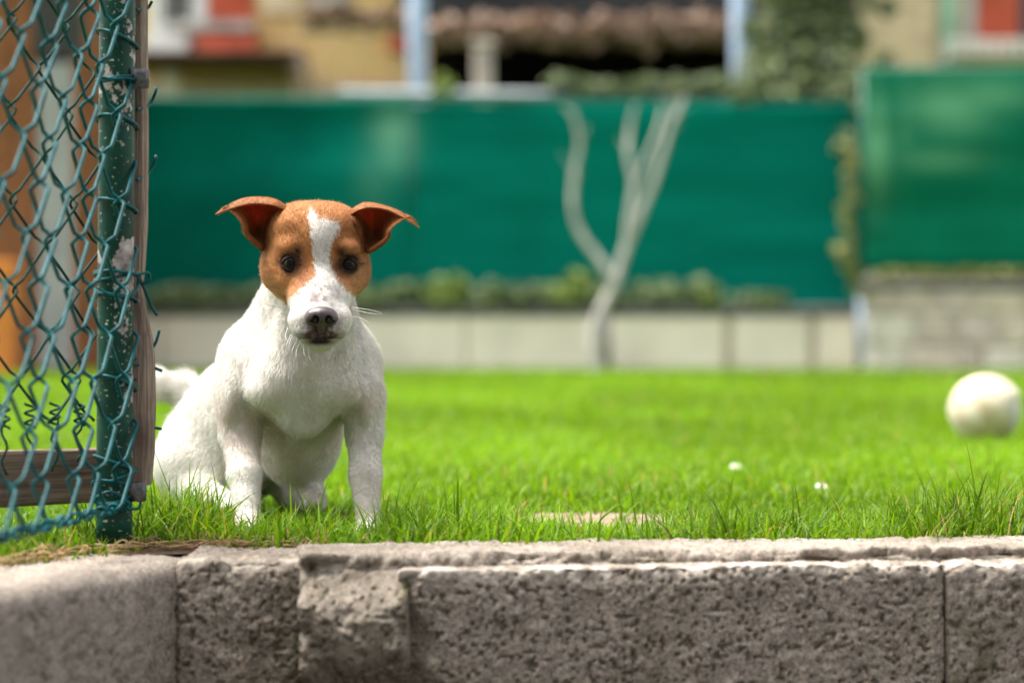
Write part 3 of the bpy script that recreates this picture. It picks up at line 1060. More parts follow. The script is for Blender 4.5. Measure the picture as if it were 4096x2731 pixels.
# bare shrub in front of the ochre wall
shr = empty('bare_shrub', (wx(1390, 17.6), 17.6, 0), 'leafless brown shrub standing before the ochre house wall', 'shrub')
m = MB()
for k in range(34):
    a = random.uniform(-0.35, 0.35); b2 = random.uniform(-0.25, 0.25)
    hgt = random.uniform(1.9, 2.5)
    pts = [(wx(1390, 17.6) + a * t ** 1.3 * 1.3 + 0.03 * math.sin(5 * t + k), 17.6 + b2 * t, hgt * t) for t in np.linspace(0, 1, 7)]
    m.tube(pts, np.linspace(0.010, 0.003, 7), 5)
m.build('stems', MAT['twig'], shr, True)

DR = 22.0
house2 = empty('pale_house', (wx(4200, DR), DR + 2, 0), 'pale ochre stuccoed house with green drainpipe on the right', 'house')
MB().box((wx(3330, DR), DR, -0.02), (wx(6500, DR), DR + 5, 5.8)).build('wall', MAT['ochre_pale'], house2)
roofm = MB()
a_, b2 = wx(3330, DR) - 0.3, wx(6500, DR) + 0.3
roofm.add([(a_, DR - 0.5, 5.6), (b2, DR - 0.5, 5.6), (b2, DR + 5.5, 5.6), (a_, DR + 5.5, 5.6), (a_, DR + 2.5, 7.8), (b2, DR + 2.5, 7.8)],
          [[0, 1, 5, 4], [2, 3, 4, 5], [0, 3, 2, 1]], [[0, 4, 3], [1, 2, 5]])
roofm.build('roof', MAT['brown_roof'], house2)
MB().tube([(wx(3787, DR), DR - 0.09, 0), (wx(3787, DR), DR - 0.09, 5.5)], 0.075, 12).build('drainpipe', MAT['pipe_green'], house2, True)
hbox(house2, 3850, 3905, -400, 165, DR - 0.001, 0.05, 'grey_paint', 'window_frame')
hbox(house2, 3907, 4068, -400, 165, DR - 0.001, 0.06, 'red_paint', 'shutter')
for k in range(11):
    hbox(house2, 3922, 4055, -385 + k * 49, -350 + k * 49, DR - 0.062, 0.012, 'red_paint', 'slat', 0.004)
hbox(house2, 4072, 4300, -400, 165, DR - 0.001, 0.04, 'glass', 'pane', 0)
bal = hbox(house2, 3765, 4400, 238, 262, DR - 0.001, 0.75, 'grey_paint', 'balcony_slab')
for k in range(13):
    hbox(house2, 3775 + k * 48, 3803 + k * 48, 175, 238, DR - 0.70, 0.03, 'white_paint', 'baluster', 0.004)
hbox(house2, 3768, 4400, 160, 174, DR - 0.69, 0.05, 'white_paint', 'handrail', 0.004)
hbox(house2, 3955, 4010, 180, 236, DR - 0.3, 0.2, 'red_paint', 'flower_pot', 0.02)
hbox(house2, 4040, 4100, 190, 236, DR - 0.3, 0.2, 'dark_roof', 'flower_pot', 0.02)

# ================================================================ BACKGROUND: shed on the left, seen through the wire
DSH = 14.4
shed = empty('wooden_shed', (wx(0, DSH), DSH + 1, 0), 'orange brown wooden shed with pale door behind the wire fence', 'shed')
sx1 = wx(392, DSH)
sx0 = wx(-900, DSH)
MB().box((sx0 + 0.03, DSH + 0.04, -0.02), (sx1 - 0.03, DSH + 1.1, 2.9)).build('wall_core', MAT['dark_board'], shed)
x = sx0
k = 0
while x < sx1 - 0.02:
    xb_ = min(x + 0.118, sx1)
    pc = ((x + xb_) / 2) * F_PX / DSH + 2048
    if not (125 < pc < 325):
        MB().box((x, DSH, 0.02 + 0.01 * random.random()), (xb_ - 0.005, DSH + 0.036, 2.9), 0.004).build('board', MAT['shed_board'], shed)
    x += 0.118
for i in range(9):
    y_ = DSH + 0.04 + i * 0.118
    MB().box((sx1 - 0.029, y_, 0.02), (sx1 - 0.003, y_ + 0.113, 2.9), 0.004).build('board', MAT['shed_board'], shed)
door = MB().box((wx(150, DSH), DSH + 0.002, 0.05), (wx(318, DSH), DSH + 0.037, wz(250, DSH)), 0.004).build('door', MAT['shed_white'], shed)
MB().box((wx(226, DSH), DSH - 0.006, 0.1), (wx(232, DSH), DSH + 0.0015, wz(270, DSH))).build('door_batten', MAT['grey_paint'], shed)
MB().box((wx(128, DSH), DSH - 0.012, 0.02), (wx(148, DSH), DSH + 0.037, wz(240, DSH)), 0.003).build('door_frame', MAT['shed_board'], shed)
MB().box((wx(320, DSH), DSH - 0.012, 0.02), (wx(338, DSH), DSH + 0.037, wz(240, DSH)), 0.003).build('door_frame', MAT['shed_board'], shed)
MB().box((wx(128, DSH), DSH - 0.004, wz(236, DSH)), (wx(338, DSH), DSH + 0.03, 2.7), 0.003).build('window', MAT['glass'], shed)
M_ = Matrix.Translation((sx0 - 0.15, DSH - 0.35, 2.86)) @ Matrix.Rotation(R(14), 4, 'X')
MB().box((0, 0, 0), (sx1 - sx0 + 0.25, 1.75, 0.05), 0.01, M_).build('roof', MAT['brown_roof'], shed)
o = MB().tube([(wx(-30, 13.6), 13.6, 0.0), (wx(-30, 13.6), 13.6, 0.05), (wx(-30, 13.6), 13.6, 0.06), (wx(-30, 13.6), 13.6, 0.62), (wx(-30, 13.6), 13.6, 0.66)], [0.12, 0.13, 0.125, 0.15, 0.15], 20).build('rain_barrel', simple_mat('orange_plastic', (0.62, 0.20, 0.03), 0.5, 0.15, 6), None, True)
tag(recentre(o), 'orange barrel standing before the wooden shed behind the wire', 'barrel')

# ================================================================ BACKGROUND: plants
ivy = empty('ivy', (wx(3200, 16.1), 16.1, 0.0), 'dark green ivy heaped over the screen beside the right blue pole', 'ivy')
b = []
for px, py, d, rx, rz, w in ((3060, 330, 16.15, 0.22, 0.18, 1.0), (3190, 290, 16.2, 0.25, 0.2, 1.4), (3330, 300, 16.15, 0.24, 0.2, 1.4), (3430, 350, 16.1, 0.16, 0.14, 0.8),
                             (3250, 130, 16.3, 0.30, 0.25, 2.0), (3120, 140, 16.3, 0.18, 0.22, 1.2), (3380, 150, 16.3, 0.11, 0.22, 1), (3220, -20, 16.3, 0.3, 0.22, 1.6),
                             (3300, -150, 16.3, 0.34, 0.3, 1.6), (3130, 390, 16.0, 0.2, 0.07, 0.9), (3300, 400, 16.0, 0.2, 0.07, 1.0), (2990, 395, 15.95, 0.16, 0.07, 0.7), (3440, 430, 15.9, 0.10, 0.10, 0.5)):
    b.append((P(px, py, d), (rx, 0.2, rz), w))
for i in range(16):
    b.append((P(2235 + i * 50, 345 + random.uniform(-14, 22), 15.98), (0.09, 0.11, 0.055 + 0.03 * random.random()), 0.28))
gi = np.random.default_rng(55)
for k in range(60):
    c_ = b[k % 13]
    o_ = gi.normal(size=3) * np.array([0.16, 0.05, 0.15])
    b.append((Vector(c_[0]) + Vector(o_), (0.05 + 0.07 * gi.random(), 0.08, 0.05 + 0.06 * gi.random()), 0.14))
obj('leaves', leaf_cloud(b, 13000, 0.05, 31, shell=0.05), MAT['leaf_ivy'], ivy)
m = MB()
for k in range(7):
    xb_ = wx(3080 + k * 50, 16.25)
    m.tube([(xb_ + 0.05 * math.sin(t * 3 + k), 16.25, 0.0 + t * 0.62) for t in range(5)], 0.014, 6)
m.build('stem', MAT['twig'], ivy, True)

vine = empty('climbing_vine', (wx(3400, 15.25), 15.25, 0.0), 'thin yellowish vine climbing the corner of the teal screen', 'vine')
b = [(P(3395 + random.uniform(-18, 22), y, 15.2), (0.045, 0.04, 0.08), 1) for y in range(620, 1000, 48)]
b += [(P(3360 + i * 22, 1000 + i * 42, 15.15), (0.06, 0.04, 0.07), 1.3) for i in range(5)]
obj('leaves', leaf_cloud(b, 260, 0.045, 41, shell=0.2), MAT['leaf_yellow'], vine)
MB().tube([P(3440, 1485, 15.22), P(3425, 1150, 15.2), P(3380, 1020, 15.2), P(3400, 800, 15.2), P(3405, 610, 15.2)], 0.008, 6).build('stem', MAT['twig'], vine, True)

GC = [(640, 1235, .35, .08), (780, 1225, .30, .10), (1000, 1220, .3, .11), (1180, 1230, .3, .1), (1480, 1240, .30, .11), (1620, 1225, .22, .12), (1750, 1218, .26, .14),
      (1950, 1245, .3, .12), (2100, 1230, .3, .12), (2260, 1200, .20, .16), (2390, 1245, .24, .11), (2600, 1235, .32, .13), (2800, 1225, .22, .12), (2830, 1160, .09, .10), (3020, 1235, .30, .07)]
where = ['left of the dog by the plank', 'just left of the dog', 'behind the dog\'s left shoulder', 'behind the dog\'s neck', 'right of the dog\'s muzzle', 'second right of the dog\'s muzzle',
         'bright and tallest right of the dog', 'midway between dog and sapling', 'nearer the sapling than the dog', 'just left of the sapling', 'at the sapling\'s foot', 'just right of the sapling',
         'under the small bright shoot', 'small bright shoot standing alone', 'thinnest, near the screen corner']
for i, (px, py, rx, rz) in enumerate(GC):
    d = 15.62
    base = Vector((wx(px, d), d, wz(1222)))
    pl = empty('ground_cover_plant', base, 'leafy plant on the plinth wall, ' + where[i], 'plant', 'ground cover on the plinth wall')
    c = base + Vector((0, 0, rz * 0.55))
    bb = [(c + Vector((random.uniform(-.5, .5) * rx, random.uniform(-.02, .03), random.uniform(-.3, .35) * rz)), (rx * 0.5, 0.08, rz * 0.6), 1) for _ in range(5)]
    obj('leaves', leaf_cloud(bb, 330 if rx > 0.1 else 120, 0.055, 60 + i, shell=0.25), MAT['leaf_bright' if i in (13, 6, 9) else 'leaf_ground'], pl)
    m = MB()
    for k in range(6):
        a = random.uniform(-.6, .6) * rx
        m.tube([(base.x + a * 0.3, base.y, base.z), (base.x + a, base.y + 0.01, base.z + rz * 0.9)], 0.005, 5)
    m.build('stem', MAT['twig'], pl, True)
for px, w in ((1770, .07), (1990, .05)):
    base = Vector((wx(px, 15.95), 15.95, 1.72))
pl = empty('screen_shoot', P(1765, 400, 15.97), 'small light green shoot peeping over the teal screen by the left pole', 'plant')
obj('leaves', leaf_cloud([(P(1770, 350, 15.97), (0.075, 0.06, 0.09), 1)], 160, 0.05, 90, shell=0.2), MAT['leaf_bright'], pl)
MB().tube([Vector((wx(1765, 15.97), 15.97, 0.0)), P(1768, 360, 15.97)], 0.008, 6).build('stem', MAT['twig'], pl, True)
pl = empty('wall_moss', Vector((wx(3850, D2), D2, wz(1118, D2))), 'olive moss and leaves lying along the stone wall coping', 'plant')
bb = [(Vector((wx(3560 + i * 55, D2), D2 + 0.06, wz(1118, D2) + 0.03)), (0.07, 0.06, 0.03 + 0.02 * random.random()), 1) for i in range(14)]
obj('leaves', leaf_cloud(bb, 900, 0.05, 95, shell=0.2), MAT['leaf_yellow'], pl)

# ---------------------------------------------------------------- the pale sapling
DT = 15.0
tree = empty('sapling', (wx(2398, DT), DT, 0.0), 'pale leafless forked sapling before the teal screen', 'tree')


def limb(pts, r0, r1, name, mat='bark'):
    pts = [P(a, b_, dd) for a, b_, dd in pts]
    # smooth catmull-rom
    pp = [pts[0]] + pts + [pts[-1]]
    out = []
    for i in range(1, len(pp) - 2):
        for t in np.linspace(0, 1, 6, endpoint=False):
            a, b_, c, e = pp[i - 1], pp[i], pp[i + 1], pp[i + 2]
            out.append(0.5 * ((2 * b_) + (c - a) * t + (2 * a - 5 * b_ + 4 * c - e) * t ** 2 + (3 * b_ - a - 3 * c + e) * t ** 3))
    out.append(pts[-1])
    n = len(out)
    rr = 0.62 * np.linspace(r0, r1, n) * (1 + 0.08 * np.sin(np.arange(n) * 1.7))
    return MB().tube(out, rr, 10).build(name, MAT[mat], tree, True)


limb([(2398, 1500, DT), (2372, 1360, DT), (2400, 1250, DT), (2462, 1130, DT), (2500, 1000, DT), (2560, 860, DT), (2625, 700, DT), (2672, 540, DT), (2712, 440, DT), (2738, 385, DT)], 0.064, 0.018, 'trunk')
limb([(2452, 1120, DT), (2400, 1040, DT), (2320, 930, DT + .02), (2292, 820, DT + .02), (2300, 680, DT + .02), (2318, 580, DT), (2300, 470, DT), (2290, 440, DT)], 0.044, 0.014, 'branch')
limb([(2508, 990, DT), (2520, 860, DT - .03), (2535, 740, DT - .04), (2512, 620, DT - .03), (2522, 500, DT), (2540, 420, DT)], 0.042, 0.014, 'branch')
limb([(2540, 730, DT - .04), (2580, 640, DT - .04), (2625, 540, DT - .03), (2650, 450, DT)], 0.026, 0.014, 'branch')
for (a, b_) in (((2300, 690), (2245, 620)), ((2295, 470), (2250, 410)), ((2310, 560), (2350, 500)), ((2515, 620), (2475, 560)), ((2680, 520), (2720, 500)), ((2700, 460), (2665, 380)), ((2650, 460), (2640, 380))):
    limb([(a[0], a[1], DT), ((a[0] + b_[0]) / 2 + 5, (a[1] + b_[1]) / 2, DT), (b_[0], b_[1], DT)], 0.009, 0.004, 'twig', 'bark')

# extra twigs
for k in range(16):
    a = random.choice([(2305, 600), (2295, 760), (2515, 600), (2530, 520), (2640, 640), (2690, 500), (2600, 760), (2340, 950), (2310, 500), (2715, 440)])
    dx = random.uniform(-70, 70); dy = random.uniform(-110, -40)
    limb([(a[0], a[1], DT), (a[0] + dx * 0.4, a[1] + dy * 0.5, DT + random.uniform(-.1, .1)), (a[0] + dx, a[1] + dy, DT + random.uniform(-.15, .15))], 0.0065, 0.002, 'twig', 'twig')

# ================================================================ unseen house added behind the viewpoint to cut frontal sky light
sh = empty('sky_block_house', (0, -7.0, -0.66), 'unseen grey brown house added behind the viewpoint to shade front faces', 'house')
MB().box((-10, -11, -0.66), (10, -5.0, 6.2)).build('wall', MAT['grey_paint'], sh)
rm = MB()
rm.add([(-10.4, -11.4, 6.2), (10.4, -11.4, 6.2), (10.4, -4.6, 6.2), (-10.4, -4.6, 6.2), (-10.4, -8, 8.6), (10.4, -8, 8.6)],
       [[0, 4, 5, 1], [2, 5, 4, 3], [0, 1, 2, 3]], [[0, 3, 4], [1, 5, 2]])
rm.build('roof', MAT['brown_roof'], sh)
for ix in range(6):
    for iz in range(2):
        x_ = -8.2 + ix * 3.1; z_ = 0.4 + iz * 2.9
        f_ = MB().box((x_ - 0.06, -4.998, z_ - 0.06), (x_ + 1.06, -4.94, z_ + 1.56), 0.01).build('window', MAT['white_paint'], sh)
        MB().box((x_, -4.938, z_), (x_ + 1.0, -4.930, z_ + 1.5)).build('pane', MAT['glass'], f_, False, True)

# ================================================================ CHAIN-LINK FENCE with post, plank and rail
POST = Vector((-0.4705, 2.862, 0.0))
PR = 0.0213
fence = empty('chain_link_fence', (POST.x, POST.y, 0.004), 'green chain link fence with chipped post and weathered planks at the left', 'fence')
TILT = 0.0045


def post_c(z):
    return np.array([POST.x + 0.004 * (z - 0.1) * 1.6, POST.y, z])


zs = np.concatenate([np.linspace(0.0, 1.30, 40)])
MB().tube([post_c(z) for z in zs], PR, 32).build('post', MAT['post_paint'], fence, True)
MB().tube([post_c(1.30), post_c(1.31), post_c(1.322), post_c(1.326)], [PR + 0.003, PR + 0.003, PR * 0.8, PR * 0.2], 24).build('post_cap', MAT['post_paint'], fence, True)
MB().tube([post_c(-0.03), post_c(0.004), post_c(0.010)], [PR + 0.006, PR + 0.004, PR - 0.002], 24).build('post_foot', MAT['concrete'], fence, True)

# front mesh: interlocked flattened spirals
O = np.array([-0.455, 2.835])
SD = np.array([-0.0485, -0.385]); SD = SD / np.linalg.norm(SD)
ND = np.array([-SD[1], SD[0]]); ND = ND if ND[0] > 0 else -ND
PITCH, PER, WR = 0.048, 0.103, 0.0023


def spiral(w, t, z0, z1, phase, wob, seed, sag=0.0):
    g = np.random.default_rng(seed)
    n = int((z1 - z0) / PER * 26)
    z = np.linspace(z0, z1, n)
    ph = (z / PER + phase) * 2 * np.pi
    tri = (2 / np.pi) * np.arcsin(0.985 * np.cos(ph))
    s = w * np.clip(tri * 1.06, -1, 1)
    nn = t * np.clip(2.8 * np.sin(ph), -1, 1)
    q = np.stack([z * 5, np.full(n, seed * 1.7), z * 0], 1)
    s = s + wob * 2 * (vnoise(q, seed) - 0.5)
    nn = nn + wob * 1.2 * (vnoise(q + 50, seed) - 0.5)
    return s, nn, z


def wires(count, first, z0, z1, mat, rad, off, dirv, nrm, org, wob, seed0, pitch=PITCH):
    for j in range(count):
        s, nn, z = spiral(pitch / 2 + rad * 1.2, 0.0075, z0, z1, 0.5 * (j % 2), wob, seed0 + j)
        s = s + first + j * pitch
        # the mesh bulges: slack towards the middle
        nn = nn + off + 0.010 * math.sin(j * 0.9) * np.sin(z * 5 + j)
        X = org[0] + dirv[0] * s + nrm[0] * nn
        Y = org[1] + dirv[1] * s + nrm[1] * nn
        MB().tube(np.stack([X, Y, z], 1), rad, 6).build('wire', mat, fence, True)


wires(16, -0.004, 0.052, 1.25, MAT['wire'], WR, 0.0, SD, ND, O, 0.005, 100)
# second, slacker layer folded back behind the first
SD2 = np.array([-0.26, -0.385]); SD2 /= np.linalg.norm(SD2)
ND2 = np.array([-SD2[1], SD2[0]]); ND2 = ND2 if ND2[0] > 0 else -ND2
O2 = np.array([-0.492, 2.868])
wires(5, 0.02, 0.152, 1.25, MAT['wire_dark'], 0.0017, 0.0, SD2, ND2, O2, 0.010, 200, 0.044)
# bottom selvage wire and knots
zb_ = 0.052
pts = []
for i in range(60):
    s = -0.01 + i * 0.0132
    pts.append((O[0] + SD[0] * s, O[1] + SD[1] * s, zb_ + 0.004 * math.sin(i * 0.7) + 0.003 * math.sin(i * 2.1)))
MB().tube(pts, 0.0024, 6).build('bottom_wire', MAT['wire'], fence, True)
for j in range(16):
    s = j * PITCH + (-0.004)
    c = np.array([O[0] + SD[0] * s, O[1] + SD[1] * s, zb_])
    a = np.linspace(0, 4 * np.pi, 26)
    r = 0.0055
    hp = np.stack([c[0] + r * np.cos(a) * ND[0], c[1] + r * np.cos(a) * ND[1], c[2] + 0.001 + r * np.sin(a)], 1) + np.outer(np.linspace(-0.006, 0.006, 26), [SD[0], SD[1], 0])
    MB().tube(hp, 0.0017, 5).build('knot', MAT['wire'], fence, True)
# loose tails that tie the second layer down to the rail
for j, (s, h) in enumerate(((0.03, .05), (0.07, .06), (0.11, .055), (0.15, .06), (0.19, .05))):
    c = np.array([O2[0] + SD2[0] * s, O2[1] + SD2[1] * s, 0.155])
    hp = [c + np.array([0.004 * math.sin(k * 1.3 + j), 0.003 * math.cos(k), -h * k / 8]) for k in range(9)]
    a = np.linspace(0, 5 * np.pi, 24)
    lp = [c + np.array([0.006 * math.cos(t), 0.005 * math.sin(t), 0.0012 * i - 0.008]) for i, t in enumerate(a)]
    MB().tube(hp, 0.0016, 5).build('tail_wire', MAT['wire_dark'], fence, True)
    MB().tube(lp, 0.0016, 5).build('knot', MAT['wire_dark'], fence, True)


# ties round the post
def tie(py, drop, turns=1.0, start=200, extra=0.0, rad=0.0019, tail=None):
    z = CAM_H + (1330 - py) * 2.86 / F_PX
    n = int(36 * turns)
    pts = []
    for i in range(n + 1):
        f = i / n
        a = R(start) + f * turns * 2 * math.pi
        c = post_c(z)
        rr = PR + 0.0022 + extra * (0.5 + 0.5 * math.sin(3 * a))
        pts.append((c[0] + rr * math.cos(a), c[1] + rr * math.sin(a), z + drop * math.cos(a - R(start)) * 0.5))
    m = MB().tube(pts, rad, 6)
    if tail is not None:
        c = np.array(pts[-1])
        m.tube([c + np.array(t) for t in tail], rad, 6)
    m.build('tie', MAT['wire'], fence, True)


for py, drop, ex in ((155, 0.020, .002), (312, -0.006, .003), (490, 0.016, .002), (822, 0.016, .002), (1092, 0.004, .004), (1105, -0.010, .003), (1190, 0.010, .003), (1532, 0.020, .002), (1850, 0.018, .002),
                     (1905, -0.016, .004), (1945, 0.018, .005), (1985, -0.014, .005)):
    tie(py, drop, 1.0, 200 + (py % 50), ex)
# twisted ends that stick out to the right of the post
ZR = lambda py: CAM_H + (1330 - py) * 2.85 / F_PX
XR = lambda px: (px - 2048) * 2.85 / F_PX


def free_wire(pts, rad=0.0019):
    pp = [np.array((XR(a), y, ZR(b_))) for a, b_, y in pts]
    pp = [pp[0]] + pp + [pp[-1]]
    out = []
    for i in range(1, len(pp) - 2):
        for t in np.linspace(0, 1, 6, endpoint=False):
            a, b_, c, e = pp[i - 1], pp[i], pp[i + 1], pp[i + 2]
            out.append(0.5 * ((2 * b_) + (c - a) * t + (2 * a - 5 * b_ + 4 * c - e) * t ** 2 + (3 * b_ - a - 3 * c + e) * t ** 3))
    out.append(pp[-1])
    MB().tube(out, rad, 6).build('tie_end', MAT['wire'], fence, True)


free_wire([(385, 1100, 2.835), (450, 1082, 2.832), (540, 1098, 2.845), (585, 1090, 2.86), (592, 1120, 2.86), (560, 1130, 2.855), (550, 1100, 2.85)])
free_wire([(400, 1150, 2.835), (455, 1180, 2.832), (520, 1185, 2.838), (548, 1150, 2.85), (555, 1100, 2.855)])
free_wire([(555, 1110, 2.855), (575, 1160, 2.86), (600, 1225, 2.865), (622, 1260, 2.865)])
free_wire([(395, 310, 2.833), (460, 322, 2.831), (520, 318, 2.84), (545, 322, 2.85)])
free_wire([(400, 335, 2.833), (440, 330, 2.831), (480, 320, 2.832)])
free_wire([(505, 1440, 2.865), (545, 1425, 2.90), (590, 1380, 2.905), (608, 1320, 2.91)])
free_wire([(500, 1462, 2.85), (555, 1462, 2.90), (622, 1486, 2.905)])
free_wire([(505, 1525, 2.862), (540, 1512, 2.90), (566, 1488, 2.90)])
free_wire([(510, 1708, 2.85), (555, 1712, 2.90), (620, 1722, 2.905)])
free_wire([(535, 432, 2.87), (570, 400, 2.905), (595, 350, 2.905), (594, 328, 2.91)])
free_wire([(535, 715, 2.87), (565, 680, 2.905), (595, 625, 2.905), (592, 608, 2.91)])
free_wire([(535, 30, 2.87), (560, 10, 2.905), (580, -20, 2.905)])
free_wire([(395, 1985, 2.83), (450, 1960, 2.828), (500, 1990, 2.835), (440, 2020, 2.829), (390, 2000, 2.832), (420, 1975, 2.828)])
free_wire([(400, 2035, 2.83), (450, 2010, 2.829), (520, 2030, 2.838), (555, 2030, 2.85), (560, 2005, 2.855)])


# clamps with bolts
def clamp(px, py, s=1.0):
    z = ZR(py)
    c = post_c(z)
    cl = MB()
    n = 24
    hgt = 0.011 * s
    ring_o = []
    for k in range(n + 1):
        a = R(-38) + k / n * R(190)
        ring_o.append((math.cos(a), math.sin(a)))
    V = []
    for (ca, sa) in ring_o:
        for rr in (PR + 0.0004, PR + 0.0024):
            for zz in (-hgt, hgt):
                V.append((c[0] + rr * ca, c[1] + rr * sa, z + zz))
    Q = []
    for k in range(n):
        a = k * 4; b_ = a + 4
        Q += [[a + 2, b_ + 2, b_ + 3, a + 3], [a, a + 1, b_ + 1, b_], [a + 1, a + 3, b_ + 3, b_ + 1], [a, b_, b_ + 2, a + 2]]
    cl.add(V, Q)
    xe = c[0] + PR * 0.92
    for sgn in (-1, 1):
        cl.box((xe, c[1] - 0.004 + sgn * 0.0075 - 0.001, z - hgt), (xe + 0.018 * s, c[1] - 0.004 + sgn * 0.0075 + 0.001, z + hgt), 0.0005)
    o = cl.build('clamp', MAT['steel'], fence, True)
    bx = xe + 0.012 * s
    bo = MB()
    bo.tube([(bx, c[1] - 0.020, z), (bx, c[1] + 0.016, z)], 0.0028, 10)
    bo.tube([(bx, c[1] - 0.019, z), (bx, c[1] - 0.0135, z)], 0.0062, 6)
    bo.tube([(bx, c[1] + 0.006, z), (bx, c[1] + 0.011, z)], 0.0062, 6)
    bo.build('bolt', MAT['steel'], o, False)


clamp(560, 312)
clamp(553, 1968)


# weathered plank behind the post
def plank(name, x0, x1, y0, y1, z0, z1, mat, seed, wave=0.003, M=None, outline=None):
    nz, nx = 90, 9
    V = []
    zz = np.linspace(z0, z1, nz)
    q = np.stack([zz * 14, np.full(nz, seed * 3.1), zz * 0], 1)
    wl = wave * 2 * (fbm(q, 3, seed) - 0.5)
    wr = wave * 2 * (fbm(q + 31, 3, seed) - 0.5)
    xr = np.full(nz, x1)
    if outline is not None:
        xr = np.interp(zz, outline[0], outline[1])
    g = np.random.default_rng(seed)
    Vf, Vb = [], []
    for i in range(nz):
        xs_ = np.linspace(x0 + wl[i], xr[i] + wr[i], nx)
        # weathered grooves along the grain
        gr = 0.0012 * (vnoise(np.stack([np.linspace(0, 22, nx), np.full(nx, zz[i] * 2.0), np.zeros(nx)], 1), seed) - 0.5)
        ed = np.zeros(nx); ed[0] = ed[-1] = 0.003
        Vf.append(np.stack([xs_, y0 + gr + ed, np.full(nx, zz[i])], 1))
        Vb.append(np.stack([xs_, y1 - ed, np.full(nx, zz[i])], 1))
    F_, B_ = np.array(Vf).reshape(-1, 3), np.array(Vb).reshape(-1, 3)
    V = np.vstack([F_, B_])
    idx = np.arange(nz * nx).reshape(nz, nx)
    nn = nz * nx
    Q = [np.stack([idx[:-1, :-1], idx[:-1, 1:], idx[1:, 1:], idx[1:, :-1]], -1).reshape(-1, 4),
         np.stack([idx[:-1, :-1], idx[1:, :-1], idx[1:, 1:], idx[:-1, 1:]], -1).reshape(-1, 4) + nn]
    for a, b_ in ((idx[:, 0][::-1], None), (idx[:, -1], None), (idx[0, :][::-1], None), (idx[-1, :], None)):
        a = a[::-1]
        Q.append(np.stack([a[:-1], a[1:], a[1:] + nn, a[:-1] + nn], 1))
    if M is not None:
        V = np.array([M @ Vector(v) for v in V])
    me = mesh_np(name, V, Q, False)
    bm = bmesh.new(); bm.from_mesh(me); bmesh.ops.recalc_face_normals(bm, faces=bm.faces[:]); bm.to_mesh(me); bm.free()
    return obj(name, me, mat, fence)


dpl = 2.905
zp = lambda py: CAM_H + (1330 - py) * dpl / F_PX
xp = lambda px: (px - 2048) * dpl / F_PX
ol_py = [1940, 1800, 1650, 1480, 1400, 1330, 1260, 1190, 1150, 1060, 900, 600, 0, -2000]
ol_px = [606, 618, 620, 622, 618, 606, 590, 575, 570, 582, 590, 592, 590, 592]
order = np.argsort([zp(y) for y in ol_py])
plank('plank', xp(478), xp(600), dpl - 0.0205, dpl + 0.006, zp(1936), 1.22, MAT['old_plank'], 5, 0.0025,
      outline=(np.array([zp(y) for y in ol_py])[order], np.array([xp(x) for x in ol_px])[order]))
# rail: runs away to the left
ra = Vector(((470 - 2048) * 3.0 / F_PX, 2.965, 0)); rb = Vector((-0.90, 2.52, 0))
ang = math.atan2(rb.y - ra.y, rb.x - ra.x)
Ln = (rb - ra).length
me_m = Matrix.Translation((ra.x, ra.y, 0)) @ Matrix.Rotation(ang, 4, 'Z')
zr0, zr1 = 0.050, 0.1165
rail_m = MB()
nx = 60
V = []
g = np.random.default_rng(9)
for i in range(nx):
    x = Ln * i / (nx - 1)
    a = 0.0022 * (vnoise(np.array([[x * 16, 3, 0]]), 5)[0] - 0.5); b_ = 0.004 * (vnoise(np.array([[x * 12, 9, 0]]), 6)[0] - 0.5)
    for (y, z) in ((-0.011, zr0 + b_ + 0.002), (-0.013, zr0 + b_ + 0.004), (-0.013, zr1 + a - 0.004), (-0.011, zr1 + a), (0.011, zr1 + a), (0.013, zr1 - 0.003), (0.013, zr0 + 0.003), (0.011, zr0 + b_)):
        V.append((x, y, z))
Q = []
for i in range(nx - 1):
    for k in range(8):
        k2 = (k + 1) % 8
        Q.append([i * 8 + k, i * 8 + 8 + k, i * 8 + 8 + k2, i * 8 + k2])
Q += [[0, 1, 2, 3], [0, 3, 4, 7], [7, 4, 5, 6]]
e = (nx - 1) * 8
Q += [[e + 3, e + 2, e + 1, e], [e + 7, e + 4, e + 3, e], [e + 6, e + 5, e + 4, e + 7]]
rail_me = MB().add(V, Q).mesh('rail')
ro = bpy.data.objects.new('rail', rail_me)
rail_me.materials.append(MAT['old_rail'])
link(ro, fence)
ro.matrix_basis = fence.matrix_world.inverted() @ me_m
# far post of the run and the post that carries the rail's other end
for (x, y, r_) in ((O[0] + SD[0] * 0.76 - 0.012, O[1] + SD[1] * 0.76 - 0.02, PR),):
    MB().tube([(x, y, 0.0), (x, y, 1.3)], r_, 20).build('post', MAT['post_paint'], fence, True)
MB().box((rb.x - 0.03, rb.y - 0.04, -0.005), (rb.x + 0.012, rb.y + 0.01, 1.2), 0.004).build('plank', MAT['old_plank'], fence, False)

# ================================================================ THE DOG
def V3(px, py, d):
    return np.array(P(px, py, d))


def ell(px, py, d, rx, rz, ry, k=0.02):
    s = d / F_PX
    return ('e', V3(px, py, d), np.array([rx * s, ry, rz * s]), k)


def cone(a, ra, b_, rb, k=0.02):
    sa, sb = a[2] / F_PX, b_[2] / F_PX
    return ('c', V3(*a), V3(*b_), ra * sa, rb * sb, k)


